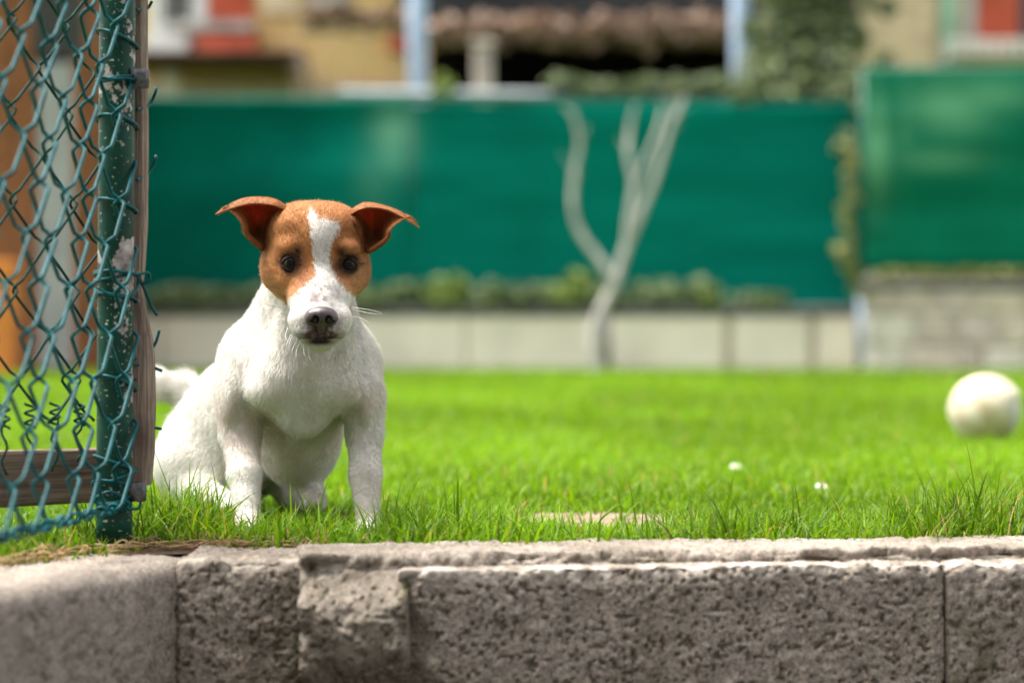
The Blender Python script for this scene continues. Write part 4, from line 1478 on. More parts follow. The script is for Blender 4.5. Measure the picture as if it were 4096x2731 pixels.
BODY = [
    # forechest, ribs, belly
    ell(1205, 1480, 3.235, 260, 200, 0.106),
    ell(1195, 1725, 3.315, 172, 228, 0.098, 0.05),
    ell(1208, 1600, 3.250, 120, 115, 0.082, 0.04),
    cone((1170, 1180, 3.205), 108, (1030, 1400, 3.28), 110, 0.03),
    cone((1325, 1230, 3.20), 66, (1415, 1440, 3.25), 72, 0.025),
    cone((1095, 1510, 3.34), 205, (870, 1800, 3.50), 228, 0.04),
    ell(1000, 1720, 3.43, 240, 240, 0.12, 0.04),
    # pectorals and collar
    ell(1100, 1560, 3.160, 115, 85, 0.045, 0.025),
    ell(1330, 1560, 3.160, 115, 85, 0.045, 0.025),
    ell(1215, 1660, 3.160, 80, 85, 0.035, 0.03),
    # neck
    cone((1245, 1130, 3.175), 150, (1205, 1420, 3.225), 225, 0.03),
    cone((1262, 1260, 3.135), 95, (1225, 1480, 3.15), 150, 0.03),
    cone((1165, 1290, 3.135), 48, (1120, 1490, 3.140), 62, 0.020), cone((1368, 1300, 3.135), 44, (1362, 1500, 3.145), 58, 0.020),
    # shoulders
    ell(965, 1480, 3.235, 95, 160, 0.065, 0.03),
    ell(1432, 1490, 3.235, 80, 150, 0.065, 0.03),
    ell(935, 1600, 3.205, 58, 130, 0.05, 0.02),
    ell(1470, 1610, 3.205, 50, 130, 0.05, 0.02),
    # front legs
    cone((965, 1580, 3.20), 84, (962, 1740, 3.19), 76, 0.018),
    cone((962, 1740, 3.19), 76, (978, 1900, 3.155), 63, 0.010),
    cone((978, 1900, 3.155), 63, (990, 2065, 3.125), 50, 0.010),
    cone((1452, 1590, 3.20), 80, (1458, 1740, 3.19), 68, 0.018),
    cone((1458, 1740, 3.19), 68, (1462, 1900, 3.155), 60, 0.010),
    cone((1462, 1900, 3.155), 60, (1470, 2075, 3.125), 45, 0.010),
    # front paws
    ell(988, 2095, 3.100, 56, 36, 0.034, 0.012), ell(1472, 2105, 3.100, 52, 36, 0.034, 0.012),
    # haunches
    ell(770, 1850, 3.440, 150, 170, 0.10, 0.03),
    ell(905, 1900, 3.420, 130, 140, 0.09, 0.04),
    cone((760, 1960, 3.36), 70, (900, 2000, 3.27), 42, 0.02),
    ell(915, 2020, 3.245, 46, 30, 0.04, 0.01),
    cone((1180, 1960, 3.40), 85, (1245, 1985, 3.30), 55, 0.02),
    ell(1252, 1998, 3.265, 48, 48, 0.035, 0.012),
    # tail
    cone((850, 1640, 3.57), 62, (750, 1560, 3.60), 50, 0.02),
    cone((750, 1560, 3.60), 50, (640, 1540, 3.60), 46, 0.015),
    cone((640, 1540, 3.60), 46, (570, 1545, 3.59), 30, 0.012),
]
for cx_, cy_, w_ in ((988, 2112, 56), (1472, 2122, 52)):
    for k_, (dx_, dd_) in enumerate(((-0.66, 0.008), (-0.24, 0.0), (0.24, 0.0), (0.66, 0.008))):
        BODY.append(ell(cx_ + dx_ * w_, cy_, 3.070 + dd_, 16, 22, 0.016, 0.004))
for k_ in (-1, 0, 1):
    BODY.append(ell(1258 + k_ * 26, 2012, 3.238, 17, 24, 0.016, 0.004))

HEAD = [
    ell(1263, 965, 3.120, 196, 148, 0.078, 0.02),
    ell(1200, 905, 3.105, 105, 85, 0.058, 0.02), ell(1330, 908, 3.105, 105, 85, 0.058, 0.02),
    ell(1130, 1075, 3.115, 86, 105, 0.060, 0.018), ell(1400, 1080, 3.115, 80, 105, 0.060, 0.018),
    ell(1262, 1060, 3.095, 150, 130, 0.060, 0.02),
    # brows, stop
    ell(1163, 985, 3.062, 50, 34, 0.022, 0.012), ell(1385, 990, 3.062, 48, 34, 0.022, 0.012),
    ell(1272, 960, 3.068, 70, 80, 0.030, 0.02),
    # under-eye, cheek
    ell(1150, 1120, 3.072, 48, 42, 0.026, 0.014), ell(1400, 1125, 3.072, 44, 42, 0.026, 0.014),
    # bridge and muzzle
    cone((1274, 1085, 3.058), 66, (1282, 1215, 3.012), 58, 0.014),
    ell(1278, 1195, 3.055, 128, 95, 0.048, 0.018),
    ell(1222, 1278, 3.022, 70, 66, 0.030, 0.012), ell(1343, 1278, 3.022, 68, 66, 0.030, 0.012),
    ell(1282, 1250, 3.005, 60, 48, 0.020, 0.010),
    ell(1226, 1322, 3.014, 52, 34, 0.024, 0.008), ell(1337, 1322, 3.014, 48, 34, 0.024, 0.008),
    # lower jaw
    cone((1278, 1250, 3.13), 105, (1279, 1348, 3.030), 50, 0.014),
    ell(1279, 1358, 3.024, 70, 40, 0.026, 0.010),
]
EYES = [(1165, 1052), (1393, 1058)]


def prim_d(pr, X):
    if pr[0] == 'e':
        q = X - pr[1]
        k0 = np.sqrt(((q / pr[2]) ** 2).sum(-1)) + 1e-9
        k1 = np.sqrt(((q / (pr[2] ** 2)) ** 2).sum(-1)) + 1e-9
        return k0 * (k0 - 1) / k1
    a, b_, ra, rb = pr[1], pr[2], pr[3], pr[4]
    ab = b_ - a
    t = np.clip(((X - a) @ ab) / (ab @ ab), 0, 1)
    return np.linalg.norm(X - a - t[..., None] * ab, axis=-1) - (ra + (rb - ra) * t)


def smin(a, b_, k):
    h = np.maximum(k - np.abs(a - b_), 0) / k
    return np.minimum(a, b_) - h * h * k * 0.25


def smax(a, b_, k):
    return -smin(-a, -b_, k)


def union(prims, X):
    d = np.full(X.shape[:-1], 1.0, np.float32)
    for pr in prims:
        d = smin(d, prim_d(pr, X), pr[-1])
    return d


EYE_C = []
STERNUM = [(cone((1228, 1540, 3.100), 26, (1228, 1690, 3.118), 20), 0.022),
           (cone((1215, 1440, 3.085), 30, (1226, 1500, 3.085), 30), 0.03)]
EYE_R = 0.0112


def mouth_cut(X, d):
    # the line of the lips: a thin groove below the upper lips
    a = [V3(1200, 1345, 2.99), V3(1240, 1352, 2.985), V3(1281, 1350, 2.983), V3(1322, 1352, 2.985), V3(1360, 1344, 2.99)]
    for p, q in zip(a[:-1], a[1:]):
        ab = q - p
        t = np.clip(((X - p) @ ab) / (ab @ ab), 0, 1)
        c = X - p - t[..., None] * ab
        dd = np.sqrt(c[..., 0] ** 2 + (c[..., 1] * 0.25) ** 2 + c[..., 2] ** 2) - 0.0012
        d = smax(d, -dd, 0.002)
    return d


def dog_sdf(X, with_eyes=True):
    dh = union(HEAD, X)
    dh = mouth_cut(X, dh)
    db = union(BODY, X)
    # the groove down the breastbone and the hollows above the pectorals
    for pr, k in STERNUM:
        db = smax(db, -prim_d(pr, X), k)
    d = smin(dh, db, 0.022)
    if with_eyes:
        for c in EYE_C:
            d = smax(d, -(np.linalg.norm(X - c, axis=-1) - EYE_R * 1.02), 0.003)
    return d


def surf_depth(px, py, d0=2.92, d1=3.5, eyes=False):
    ds = np.arange(d0, d1, 0.0006)
    X = np.stack([(px - 2048) * ds / F_PX, ds, CAM_H + (1330 - py) * ds / F_PX], 1)
    v = dog_sdf(X, eyes)
    i = np.argmax(v < 0)
    return ds[i]


for (ex, ey) in EYES:
    dd = surf_depth(ex, ey)
    EYE_C.append(V3(ex, ey, dd + EYE_R * 0.74))


def surface_nets(fn, lo, hi, h, coarse=8):
    lo = np.array(lo); n = np.ceil((np.array(hi) - lo) / h).astype(int) + 1
    # coarse pass: find blocks near the surface
    ax = [lo[i] + h * np.arange(n[i]) for i in range(3)]
    vals = np.full(tuple(n), 1.0, np.float32)
    B = coarse
    nbk = np.ceil(n / B).astype(int)
    cc = np.stack(np.meshgrid(*[(lo[i] + h * (np.arange(nbk[i]) * B + (B - 1) / 2)) for i in range(3)], indexing='ij'), -1)
    cv = fn(cc.reshape(-1, 3)).reshape(tuple(nbk))
    rad = h * B * 0.5 * 1.75 + 3 * h
    hot = np.argwhere(np.abs(cv) < rad * 1.6)
    # far-inside blocks get a negative value
    inside = np.argwhere(cv < -rad * 1.6)
    for (i, j, k) in inside:
        vals[i * B:i * B + B, j * B:j * B + B, k * B:k * B + B] = -1.0
    CH = 300
    offs = np.stack(np.meshgrid(np.arange(B), np.arange(B), np.arange(B), indexing='ij'), -1).reshape(-1, 3)
    for s in range(0, len(hot), CH):
        hb = hot[s:s + CH]
        idx = (hb[:, None] * B + offs[None]).reshape(-1, 3)
        ok = (idx < n).all(1)
        idx = idx[ok]
        v = fn(lo + idx * h)
        vals[idx[:, 0], idx[:, 1], idx[:, 2]] = v
    S = vals < 0
    c = [S[:-1, :-1, :-1], S[1:, :-1, :-1], S[:-1, 1:, :-1], S[1:, 1:, :-1], S[:-1, :-1, 1:], S[1:, :-1, 1:], S[:-1, 1:, 1:], S[1:, 1:, 1:]]
    cnt = sum(x.astype(np.int8) for x in c)
    act = (cnt > 0) & (cnt < 8)
    cells = np.argwhere(act)
    vid = np.full(act.shape, -1, np.int64)
    vid[act] = np.arange(len(cells))
    corner = np.array([[0, 0, 0], [1, 0, 0], [0, 1, 0], [1, 1, 0], [0, 0, 1], [1, 0, 1], [0, 1, 1], [1, 1, 1]])
    edges = [(0, 1), (2, 3), (4, 5), (6, 7), (0, 2), (1, 3), (4, 6), (5, 7), (0, 4), (1, 5), (2, 6), (3, 7)]
    cvv = np.stack([vals[cells[:, 0] + o[0], cells[:, 1] + o[1], cells[:, 2] + o[2]] for o in corner], 1)
    acc = np.zeros((len(cells), 3)); num = np.zeros(len(cells))
    for a, b_ in edges:
        va, vb = cvv[:, a], cvv[:, b_]
        m = (va < 0) != (vb < 0)
        t = np.where(m, va / np.where(m, va - vb, 1), 0)
        p = corner[a] + t[:, None] * (corner[b_] - corner[a])
        acc += np.where(m[:, None], p, 0); num += m
    V = lo + h * (cells + acc / num[:, None])
    Q = []
    for axis in range(3):
        u, w = (axis + 1) % 3, (axis + 2) % 3
        sl0 = [slice(None)] * 3; sl1 = [slice(None)] * 3
        sl0[axis] = slice(0, -1); sl1[axis] = slice(1, None)
        s0, s1 = S[tuple(sl0)], S[tuple(sl1)]
        e = np.argwhere(s0 != s1)
        e = e[(e[:, u] > 0) & (e[:, w] > 0) & (e[:, u] < n[u] - 1) & (e[:, w] < n[w] - 1)]
        flip = s0[e[:, 0], e[:, 1], e[:, 2]]
        def cell(du, dw):
            q = e.copy(); q[:, u] -= du; q[:, w] -= dw
            return vid[q[:, 0], q[:, 1], q[:, 2]]
        quad = np.stack([cell(1, 1), cell(0, 1), cell(0, 0), cell(1, 0)], 1)
        quad[~flip] = quad[~flip][:, ::-1]
        Q.append(quad)
    Q = np.vstack(Q)
    Q = Q[(Q >= 0).all(1)]
    return V, Q


def sdf_normal(fn, X, e=0.0012):
    g = np.empty_like(X)
    for i in range(3):
        o = np.zeros(3); o[i] = e
        g[:, i] = fn(X + o) - fn(X - o)
    return g / (np.linalg.norm(g, axis=1)[:, None] + 1e-9)


dog = empty('dog', (P(1215, 2140, 3.12).x, 3.16, 0.0), 'white terrier with brown head patches and folded ears sitting in the grass', 'dog')

BV, BQ = surface_nets(dog_sdf, (-0.545, 2.955, -0.02), (-0.145, 3.70, 0.46), 0.0027)


# ---- coat pattern
def crop(pts):
    return np.array([(x / 2.24 + 800, y / 2.24 + 750) for x, y in pts])


WHITE_POLY = crop([(985, 180), (1010, 200), (1062, 280), (1130, 290), (1200, 305), (1252, 340), (1232, 420), (1185, 480), (1167, 560), (1165, 680), (1190, 770), (1240, 850), (1290, 900),
                   (1350, 940), (1398, 1005), (1470, 1060), (1500, 1700), (600, 1700), (700, 1150), (755, 1112), (770, 1060), (800, 1000), (850, 960), (920, 900), (1000, 840), (1042, 780),
                   (1032, 720), (1012, 620), (1000, 500), (985, 400), (968, 260)])


def in_poly(x, y, poly):
    c = np.zeros(len(x), bool)
    j = len(poly) - 1
    for i in range(len(poly)):
        xi, yi = poly[i]; xj, yj = poly[j]
        m = ((yi > y) != (yj > y)) & (x < (xj - xi) * (y - yi) / (yj - yi + 1e-12) + xi)
        c ^= m
        j = i
    return c


def gauss(px, py, cx, cy, rx, ry):
    return np.exp(-((px - cx) / rx) ** 2 - ((py - cy) / ry) ** 2)


def coat_colour(X, jit, fur=False):
    """colour of the coat at surface points (the dog's own markings)"""
    n = len(X)
    g = np.random.default_rng(5)
    px = 2048 + X[:, 0] * F_PX / X[:, 1]
    py = 1330 - (X[:, 2] - CAM_H) * F_PX / X[:, 1]
    jx = px + g.normal(scale=jit, size=n) + 9 * (vnoise(X * 160, 2) - 0.5)
    jy = py + g.normal(scale=jit * 1.6, size=n) + 9 * (vnoise(X * 160, 3) - 0.5)
    dh = union(HEAD, X)
    db = union(BODY, X)
    front = X[:, 1] < 3.125
    wh = in_poly(jx, jy, WHITE_POLY) & front
    headz = (dh < db + 0.004) & (dh < 0.02) & (X[:, 1] < 3.19)
    brown = headz & ~wh & (py < 1262) & ~((X[:, 1] > 3.155) & (py > 1120))
    t = fbm(X * 70, 3, 7)
    white = np.array([0.70, 0.675, 0.64]) * (0.93 + 0.1 * t[:, None])
    pink = sstep(0.40, 0.66, fbm(X * 16, 3, 17)) * sstep(1480, 1640, py) * (X[:, 1] < 3.32)
    white = white * (1 - 0.24 * pink[:, None] * np.array([0.25, 0.55, 0.62]))
    # brown: lighter on the cheeks, redder by the nose
    br = np.array([0.43, 0.190, 0.070]) * (0.55 + 0.9 * (0.5 * fbm(X * 110, 3, 8) + 0.5 * fbm(X * 38, 3, 18)))[:, None]
    chk = np.maximum(gauss(px, py, 1110, 1180, 60, 90), gauss(px, py, 1430, 1130, 50, 90))[:, None]
    br = br * (1 - 0.55 * chk) + np.array([0.52, 0.29, 0.12]) * 0.55 * chk
    col = np.where(brown[:, None], br, white)
    fr = front.astype(float)
    # dark rims, brows, tear stains
    dk = np.zeros(n)
    for (ex, ey), s in zip(EYES, (1, -1)):
        dk = np.maximum(dk, 0.95 * sstep(1.75, 1.15, np.sqrt(((px - ex) / 33) ** 2 + ((py - ey) / 31) ** 2)))
        dk = np.maximum(dk, 0.95 * gauss(px, py, ex + s * 28, ey - 42, 20, 28))
        dk = np.maximum(dk, 0.75 * gauss(px, py, ex + s * 44, ey + 5, 18, 40))
        dk = np.maximum(dk, 0.8 * gauss(px, py, ex - s * 52, ey - 2, 16, 5))
        dk = np.maximum(dk, 0.55 * gauss(px, py, ex + s * 4, ey + 44, 42, 15))
    dk *= fr * headz * (0.7 + 0.6 * fbm(X * 220, 2, 9))
    dk = np.clip(dk, 0, 1)[:, None]
    col = col * (1 - dk) + np.array([0.028, 0.016, 0.013]) * dk
    tear = (fr * brown * np.maximum(gauss(px, py, 1222, 1110, 26, 50), 0.7 * gauss(px, py, 1345, 1105, 16, 40)))[:, None]
    col = col * (1 - 0.6 * tear) + np.array([0.22, 0.07, 0.03]) * 0.6 * tear
    # muzzle: lilac-grey freckles deepened to paint in its shading, dark lips
    mz = fr * headz * sstep(0.46, 0.66, fbm(X * 190, 3, 12)) * np.maximum(gauss(px, py, 1283, 1190, 90, 60), 0.9 * gauss(px, py, 1285, 1290, 120, 55)) * 0.95
    col = col * (1 - mz[:, None]) + np.array([0.30, 0.235, 0.25]) * mz[:, None]
    lip = fr * headz * np.clip(1.5 * np.maximum(gauss(px, py, 1284, 1338, 78, 22), gauss(px, py, 1285, 1315, 58, 28)), 0, 1) * (0.25 + 1.25 * fbm(X * 320, 2, 13))
    lip = np.clip(lip, 0, 0.95)[:, None]
    col = col * (1 - lip) + np.array([0.070, 0.034, 0.034]) * lip
    mo = fr * headz * np.clip(1.6 * np.maximum(gauss(px, py, 1280, 1365, 50, 12), gauss(px, py, 1281, 1351, 76, 5)), 0, 1)
    mo = mo[:, None]
    col = col * (1 - mo) + np.array([0.030, 0.017, 0.016]) * mo
    return np.clip(col, 0, 1), px, py, dh, db, headz


def set_colour(me, name, col):
    at = me.attributes.new(name, 'FLOAT_COLOR', 'POINT')
    c4 = np.ones((len(col), 4), np.float32); c4[:, :3] = col
    at.data.foreach_set('color', c4.ravel())


# ---- ears: curved sheets from control rows (photo pixels + depth), given thickness
def catmull(ctrl, n):
    ctrl = np.asarray(ctrl, float)
    p = np.concatenate([[2 * ctrl[0] - ctrl[1]], ctrl, [2 * ctrl[-1] - ctrl[-2]]])
    m = len(ctrl) - 1
    out = []
    for t in np.linspace(0, m, n):
        i = min(int(t), m - 1); f = t - i
        a, b_, c, e = p[i], p[i + 1], p[i + 2], p[i + 3]
        out.append(0.5 * (2 * b_ + (c - a) * f + (2 * a - 5 * b_ + 4 * c - e) * f * f + (3 * b_ - a - 3 * c + e) * f ** 3))
    return np.array(out)


def ear(rows, sign):
    R_ = np.array([[V3(x / 2.24 + 800, y / 2.24 + 750, d) for x, y, d in r] for r in rows])
    nu, nv = 34, 44
    A = np.stack([catmull(R_[i], nu) for i in range(len(R_))])
    S_ = np.stack([catmull(A[:, j], nv) for j in range(nu)], 1)        # nv, nu, 3
    du = np.gradient(S_, axis=1); dv = np.gradient(S_, axis=0)
    nn = np.cross(du, dv); nn /= np.linalg.norm(nn, axis=2)[..., None] + 1e-9
    nn *= sign                                       # towards the inner (hollow) side
    uu = np.linspace(-1, 1, nu)[None, :, None]; vv = np.linspace(0, 1, nv)[:, None, None]
    th = 0.0014 * np.sqrt(np.clip(1 - (np.abs(uu)) ** 6, 0, 1)) * np.sqrt(np.clip(1 - vv ** 10, 0.02, 1)) + 0.0003
    inn = (S_ + nn * th).reshape(-1, 3); outw = (S_ - nn * th).reshape(-1, 3)
    idx = np.arange(nv * nu).reshape(nv, nu); k = nv * nu
    q = np.stack([idx[:-1, :-1], idx[:-1, 1:], idx[1:, 1:], idx[1:, :-1]], -1).reshape(-1, 4)
    Q = [q if sign > 0 else q[:, ::-1], (q[:, ::-1] if sign > 0 else q) + k]
    for a in (idx[:, 0], idx[::-1, -1], idx[::-1, 0][:0], idx[-1, :], idx[0, ::-1]):
        if len(a) > 1:
            Q.append(np.stack([a[:-1], a[1:], a[1:] + k, a[:-1] + k], 1))
    V = np.vstack([inn, outw])
    v = np.repeat(np.linspace(0, 1, nv), nu); u = np.tile(np.linspace(0, 1, nu), nv)
    inner_flag = np.concatenate([np.ones(k), np.zeros(k)])
    return V, np.vstack(Q), inner_flag, np.tile(v, 2), np.tile(u, 2)


EAR_L = [
    [(660, 470, 3.085), (620, 520, 3.095), (585, 545, 3.095), (560, 552, 3.085), (548, 548, 3.070)],
    [(720, 370, 3.072), (660, 400, 3.100), (570, 430, 3.115), (470, 445, 3.098), (415, 420, 3.060)],
    [(765, 265, 3.066), (690, 270, 3.098), (570, 275, 3.115), (450, 305, 3.100), (380, 335, 3.058)],
    [(810, 215, 3.085), (690, 170, 3.092), (560, 150, 3.104), (420, 180, 3.094), (310, 245, 3.060)],
    [(815, 200, 3.085), (680, 116, 3.080), (545, 95, 3.088), (390, 108, 3.082), (215, 185, 3.062)],
    [(815, 212, 3.082), (678, 134, 3.071), (535, 108, 3.076), (375, 125, 3.073), (168, 214, 3.060)],
    [(808, 232, 3.078), (678, 168, 3.064), (525, 145, 3.066), (370, 165, 3.064), (134, 243, 3.058)],
]
EAR_R = [
    [(1400, 480, 3.085), (1440, 540, 3.095), (1475, 570, 3.095), (1500, 580, 3.085), (1515, 575, 3.070)],
    [(1385, 380, 3.072), (1440, 420, 3.100), (1530, 450, 3.115), (1620, 480, 3.098), (1665, 470, 3.060)],
    [(1370, 290, 3.066), (1440, 300, 3.098), (1540, 310, 3.115), (1640, 350, 3.100), (1700, 385, 3.058)],
    [(1330, 245, 3.085), (1440, 205, 3.092), (1550, 195, 3.104), (1680, 240, 3.094), (1775, 315, 3.060)],
    [(1325, 225, 3.085), (1425, 164, 3.080), (1510, 145, 3.088), (1690, 185, 3.082), (1880, 262, 3.062)],
    [(1328, 235, 3.082), (1428, 174, 3.071), (1525, 152, 3.076), (1700, 195, 3.073), (1928, 302, 3.060)],
    [(1335, 250, 3.078), (1436, 196, 3.064), (1550, 180, 3.066), (1720, 215, 3.064), (1966, 358, 3.058)],
]
EARS = [ear(EAR_L, 1), ear(EAR_R, -1)]


def check_sign(E, rows):
    V, Q, fl, v, u = E
    return V


# skin colours
bcol, bpx, bpy_, bdh, bdb, bhead = coat_colour(BV, 3)
allV, allQ, allC, mats = [BV], [BQ], [bcol], [np.zeros(len(BQ), int)]
off_ = len(BV)
ear_cols = []
for (V, Q, fl, v, u) in EARS:
    brn = np.array([0.29, 0.115, 0.038]) * (0.75 + 0.5 * fbm(V * 120, 3, 21))[:, None]
    inn = np.array([0.10, 0.036, 0.026]) * (0.6 + 0.9 * fbm(V * 90, 3, 22))[:, None]
    rd = (sstep(0.48, 0.62, fbm(V * 110, 2, 27)) * np.exp(-((u - 0.45) / 0.22) ** 2 - ((v - 0.38) / 0.16) ** 2))[:, None]
    inn = inn * (1 - rd) + np.array([0.34, 0.035, 0.028]) * rd
    rim = np.clip(np.abs(u - 0.5) * 2, 0, 1)
    f = fl * sstep(0.97, 0.80, rim) * sstep(0.80, 0.62, v)
    c = brn * (1 - f[:, None]) + inn * f[:, None]
    ear_cols.append(c)
    allV.append(V); allQ.append(Q + off_); allC.append(c); mats.append(np.ones(len(Q), int))
    off_ += len(V)
bm_me = mesh_np('dog_body', np.vstack(allV), np.vstack(allQ), True)
set_colour(bm_me, 'coat', np.vstack(allC))
bm_me.materials.append(MAT['skin']); bm_me.materials.append(MAT['ear'])
bm_me.polygons.foreach_set('material_index', np.concatenate(mats).astype(np.int32)[:len(bm_me.polygons)])
bm_me.update()
body = obj('body', bm_me, None, dog)

# ---- eyes with lids
for (ex, ey), c, s in zip(EYES, EYE_C, (1, -1)):
    bm = bmesh.new()
    bmesh.ops.create_uvsphere(bm, u_segments=32, v_segments=24, radius=EYE_R)
    for f in bm.faces: f.smooth = True
    me = bpy.data.meshes.new('eye'); bm.to_mesh(me); bm.free()
    e = obj('eye', me, MAT['eye'], dog, False)
    e.location = Vector(c) - dog.location
    e.rotation_euler = (0, 0, math.atan2(-c[0], c[1]) * 0.9)
    # almond lid: a rounded strip lying on the ball
    for upper in (True, False):
        V, Q = [], []
        nn, mm = 30, 6
        for i in range(nn + 1):
            t = -1 + 2 * i / nn
            x = t * 0.0115
            open_ = (0.0062 if upper else -0.0074) * (1 - abs(t) ** 2.2) + 0.0004
            tiltz = -0.0016 * t * s * -1
            for j in range(mm + 1):
                w = j / mm
                z = open_ + (1 if upper else -1) * (w * 0.0038) + tiltz
                rr = EYE_R + 0.0006 * math.sin(w * math.pi) + 0.0002 - 0.0016 * (w > 0.99)
                h2 = rr * rr - x * x - z * z
                y = -math.sqrt(max(h2, 1e-7))
                V.append((c[0] + x, c[1] + y, c[2] + z))
        for i in range(nn):
            for j in range(mm):
                a = i * (mm + 1) + j
                Q.append([a, a + 1, a + mm + 2, a + mm + 1] if upper else [a, a + mm + 1, a + mm + 2, a + 1])
        lid = MB().add(V, Q).build('eyelid', MAT['eyelid'], e, True)
        lid.matrix_basis = (Matrix.Translation(Vector(c)) @ e.rotation_euler.to_matrix().to_4x4()).inverted()
        sm = lid.modifiers.new('thickness', 'SOLIDIFY'); sm.thickness = 0.0012; sm.offset = -1

# ---- nose
ND_ = surf_depth(1285, 1268)
dn = ND_ + 0.004
NOSE = [ell(1285, 1258, dn, 57, 34, 0.014, 0.006), ell(1244, 1272, dn + 0.003, 25, 30, 0.013, 0.006), ell(1327, 1272, dn + 0.003, 25, 30, 0.013, 0.006),
        cone((1285, 1275, dn - 0.002), 34, (1286, 1316, dn + 0.001), 15, 0.006)]
NSTR = [ell(1263, 1278, dn - 0.011, 14, 17, 0.010), ell(1314, 1279, dn - 0.011, 14, 17, 0.010), ell(1248, 1284, dn - 0.010, 11, 5, 0.008), ell(1330, 1285, dn - 0.010, 11, 5, 0.008)]


def nose_sdf(X):
    d = union(NOSE, X)
    for p in NSTR:
        d = smax(d, -prim_d(p, X), 0.0015)
    c = cone((1286, 1288, dn - 0.015), 3.0, (1286, 1330, dn - 0.010), 3.0)
    q = X.copy(); q[:, 1] = dn - 0.012 + (q[:, 1] - (dn - 0.012)) * 0.35
    return smax(d, -prim_d(c, q), 0.0012)


c0 = V3(1285, 1272, dn)
NV, NQ = surface_nets(nose_sdf, c0 - np.array([0.028, 0.026, 0.026]), c0 + np.array([0.028, 0.022, 0.022]), 0.0008, 6)
nose_o = obj('nose', mesh_np('nose', NV, NQ, True), MAT['nose'], dog)
for (nx_, ny_) in ((1263, 1279), (1314, 1280)):
    bm = bmesh.new()
    bmesh.ops.create_icosphere(bm, subdivisions=2, radius=1.0)
    cc = V3(nx_, ny_, dn - 0.0062)
    for v in bm.verts:
        v.co = Vector((cc[0] + v.co.x * 0.0042, cc[1] + v.co.y * 0.0046, cc[2] + v.co.z * 0.0050))
    for f in bm.faces: f.smooth = True
    me = bpy.data.meshes.new('nostril'); bm.to_mesh(me); bm.free()
    obj('nostril', me, MAT['nostril'], nose_o, True)

# ---- fur
def tri_sample(V, Q, n, weight, g):
    T = np.vstack([Q[:, [0, 1, 2]], Q[:, [0, 2, 3]]])
    a, b_, c = V[T[:, 0]], V[T[:, 1]], V[T[:, 2]]
    area = 0.5 * np.linalg.norm(np.cross(b_ - a, c - a), axis=1)
    w = area * weight[T].mean(1)
    pick = g.choice(len(T), n, p=w / w.sum())
    r1, r2 = np.sqrt(g.random(n)), g.random(n)
    B = np.stack([1 - r1, r1 * (1 - r2), r1 * r2], 1)
    p = (V[T[pick]] * B[:, :, None]).sum(1)
    return p, T[pick], B


gf = np.random.default_rng(77)
wgt = np.ones(len(BV))
wgt[bhead] = 2.2
wgt *= np.where(BV[:, 1] > 3.45, 0.55, 1.0)
# no hair on eye, nose
for c in EYE_C:
    wgt[np.linalg.norm(BV - c, axis=1) < EYE_R * 1.06] = 0
wgt[np.linalg.norm((BV - c0) / np.array([1.0, 1.0, 0.9]), axis=1) < 0.0205] = 0
wgt[(np.abs(bpy_ - 1352) < 12) & (np.abs(bpx - 1281) < 75) & (BV[:, 1] < 3.05)] = 0
NF = 240000
fp, ft, fb = tri_sample(BV, BQ, NF, wgt, gf)
fn_ = sdf_normal(dog_sdf, fp)
fc, fpx, fpy, fdh, fdb, fhead = coat_colour(fp, 6, True)
# flow of the coat
nose_tip = V3(1284, 1240, 2.975)
flow = np.zeros_like(fp)
away = fp - nose_tip
away /= np.linalg.norm(away, axis=1)[:, None]
fh = sstep(0.012, -0.004, fdh - fdb)[:, None]
down = np.array([0.0, 0.25, -1.0])
side = np.where(fpx[:, None] < 1215, -1.0, 1.0) * np.array([1.0, 0, 0]) * 0.25
back = np.array([-0.75, 0.55, -0.75])
bw = sstep(3.22, 3.34, fp[:, 1])[:, None]
legw = sstep(1720, 1820, fpy)[:, None] * (fp[:, 1] < 3.24)[:, None]
swirl = 0.5 * np.stack([vnoise(fp * 18, 31) - 0.5, vnoise(fp * 18, 32) - 0.5, vnoise(fp * 18, 33) - 0.5], 1)
fb_flow = (down + side * (1 - legw)) * (1 - bw) + back * bw + swirl
tailm = (fp[:, 1] > 3.52) & (fpx < 800) & (fpy < 1660)
fb_flow[tailm] = np.array([-1.0, 0.0, 0.15])
flow = fb_flow * (1 - fh) + (away + 0.3 * swirl) * fh
clump = np.stack([vnoise(fp * 110, 41) - 0.5, vnoise(fp * 110, 42) - 0.5, vnoise(fp * 110, 43) - 0.5], 1)
flow += gf.normal(scale=0.14, size=flow.shape) + clump * np.where(fh > 0.5, 0.28, 0.55)
flow -= fn_ * (flow * fn_).sum(1)[:, None]
flow /= np.linalg.norm(flow, axis=1)[:, None] + 1e-9
length = 0.0068 * (1 - fh[:, 0]) + 0.0050 * fh[:, 0]
length = np.where(legw[:, 0] > 0.5, 0.005, length)
length = np.where(tailm, 0.022, length)
muz = (fhead) & (fpy > 1150)
length = np.where(muz, 0.0034, length)
length *= gf.uniform(0.6, 1.25, NF)
guard = (gf.random(NF) < 0.07) & ~muz
length = np.where(guard, length * 1.35, length)
lift = np.where(fh[:, 0] > 0.5, 0.42, 0.40) * gf.uniform(0.6, 1.5, NF)
lift = np.where(guard, lift * 1.7, lift)
lift = np.where(tailm, 0.55, lift)
d0 = flow * np.cos(lift)[:, None] + fn_ * np.sin(lift)[:, None]
l2 = lift * 0.35
d1 = flow * np.cos(l2)[:, None] + fn_ * np.sin(l2)[:, None]
h0 = fp - fn_ * 0.0006
h1 = h0 + d0 * (length * 0.5)[:, None]
h2 = h1 + d1 * (length * 0.5)[:, None]
H = np.stack([h0, h1, h2], 1)
streak = fbm(fp * np.array([150, 150, 38]), 2, 47)
hair_tone = (gf.uniform(0.86, 1.06, NF) * (0.90 + 0.2 * streak))[:, None]
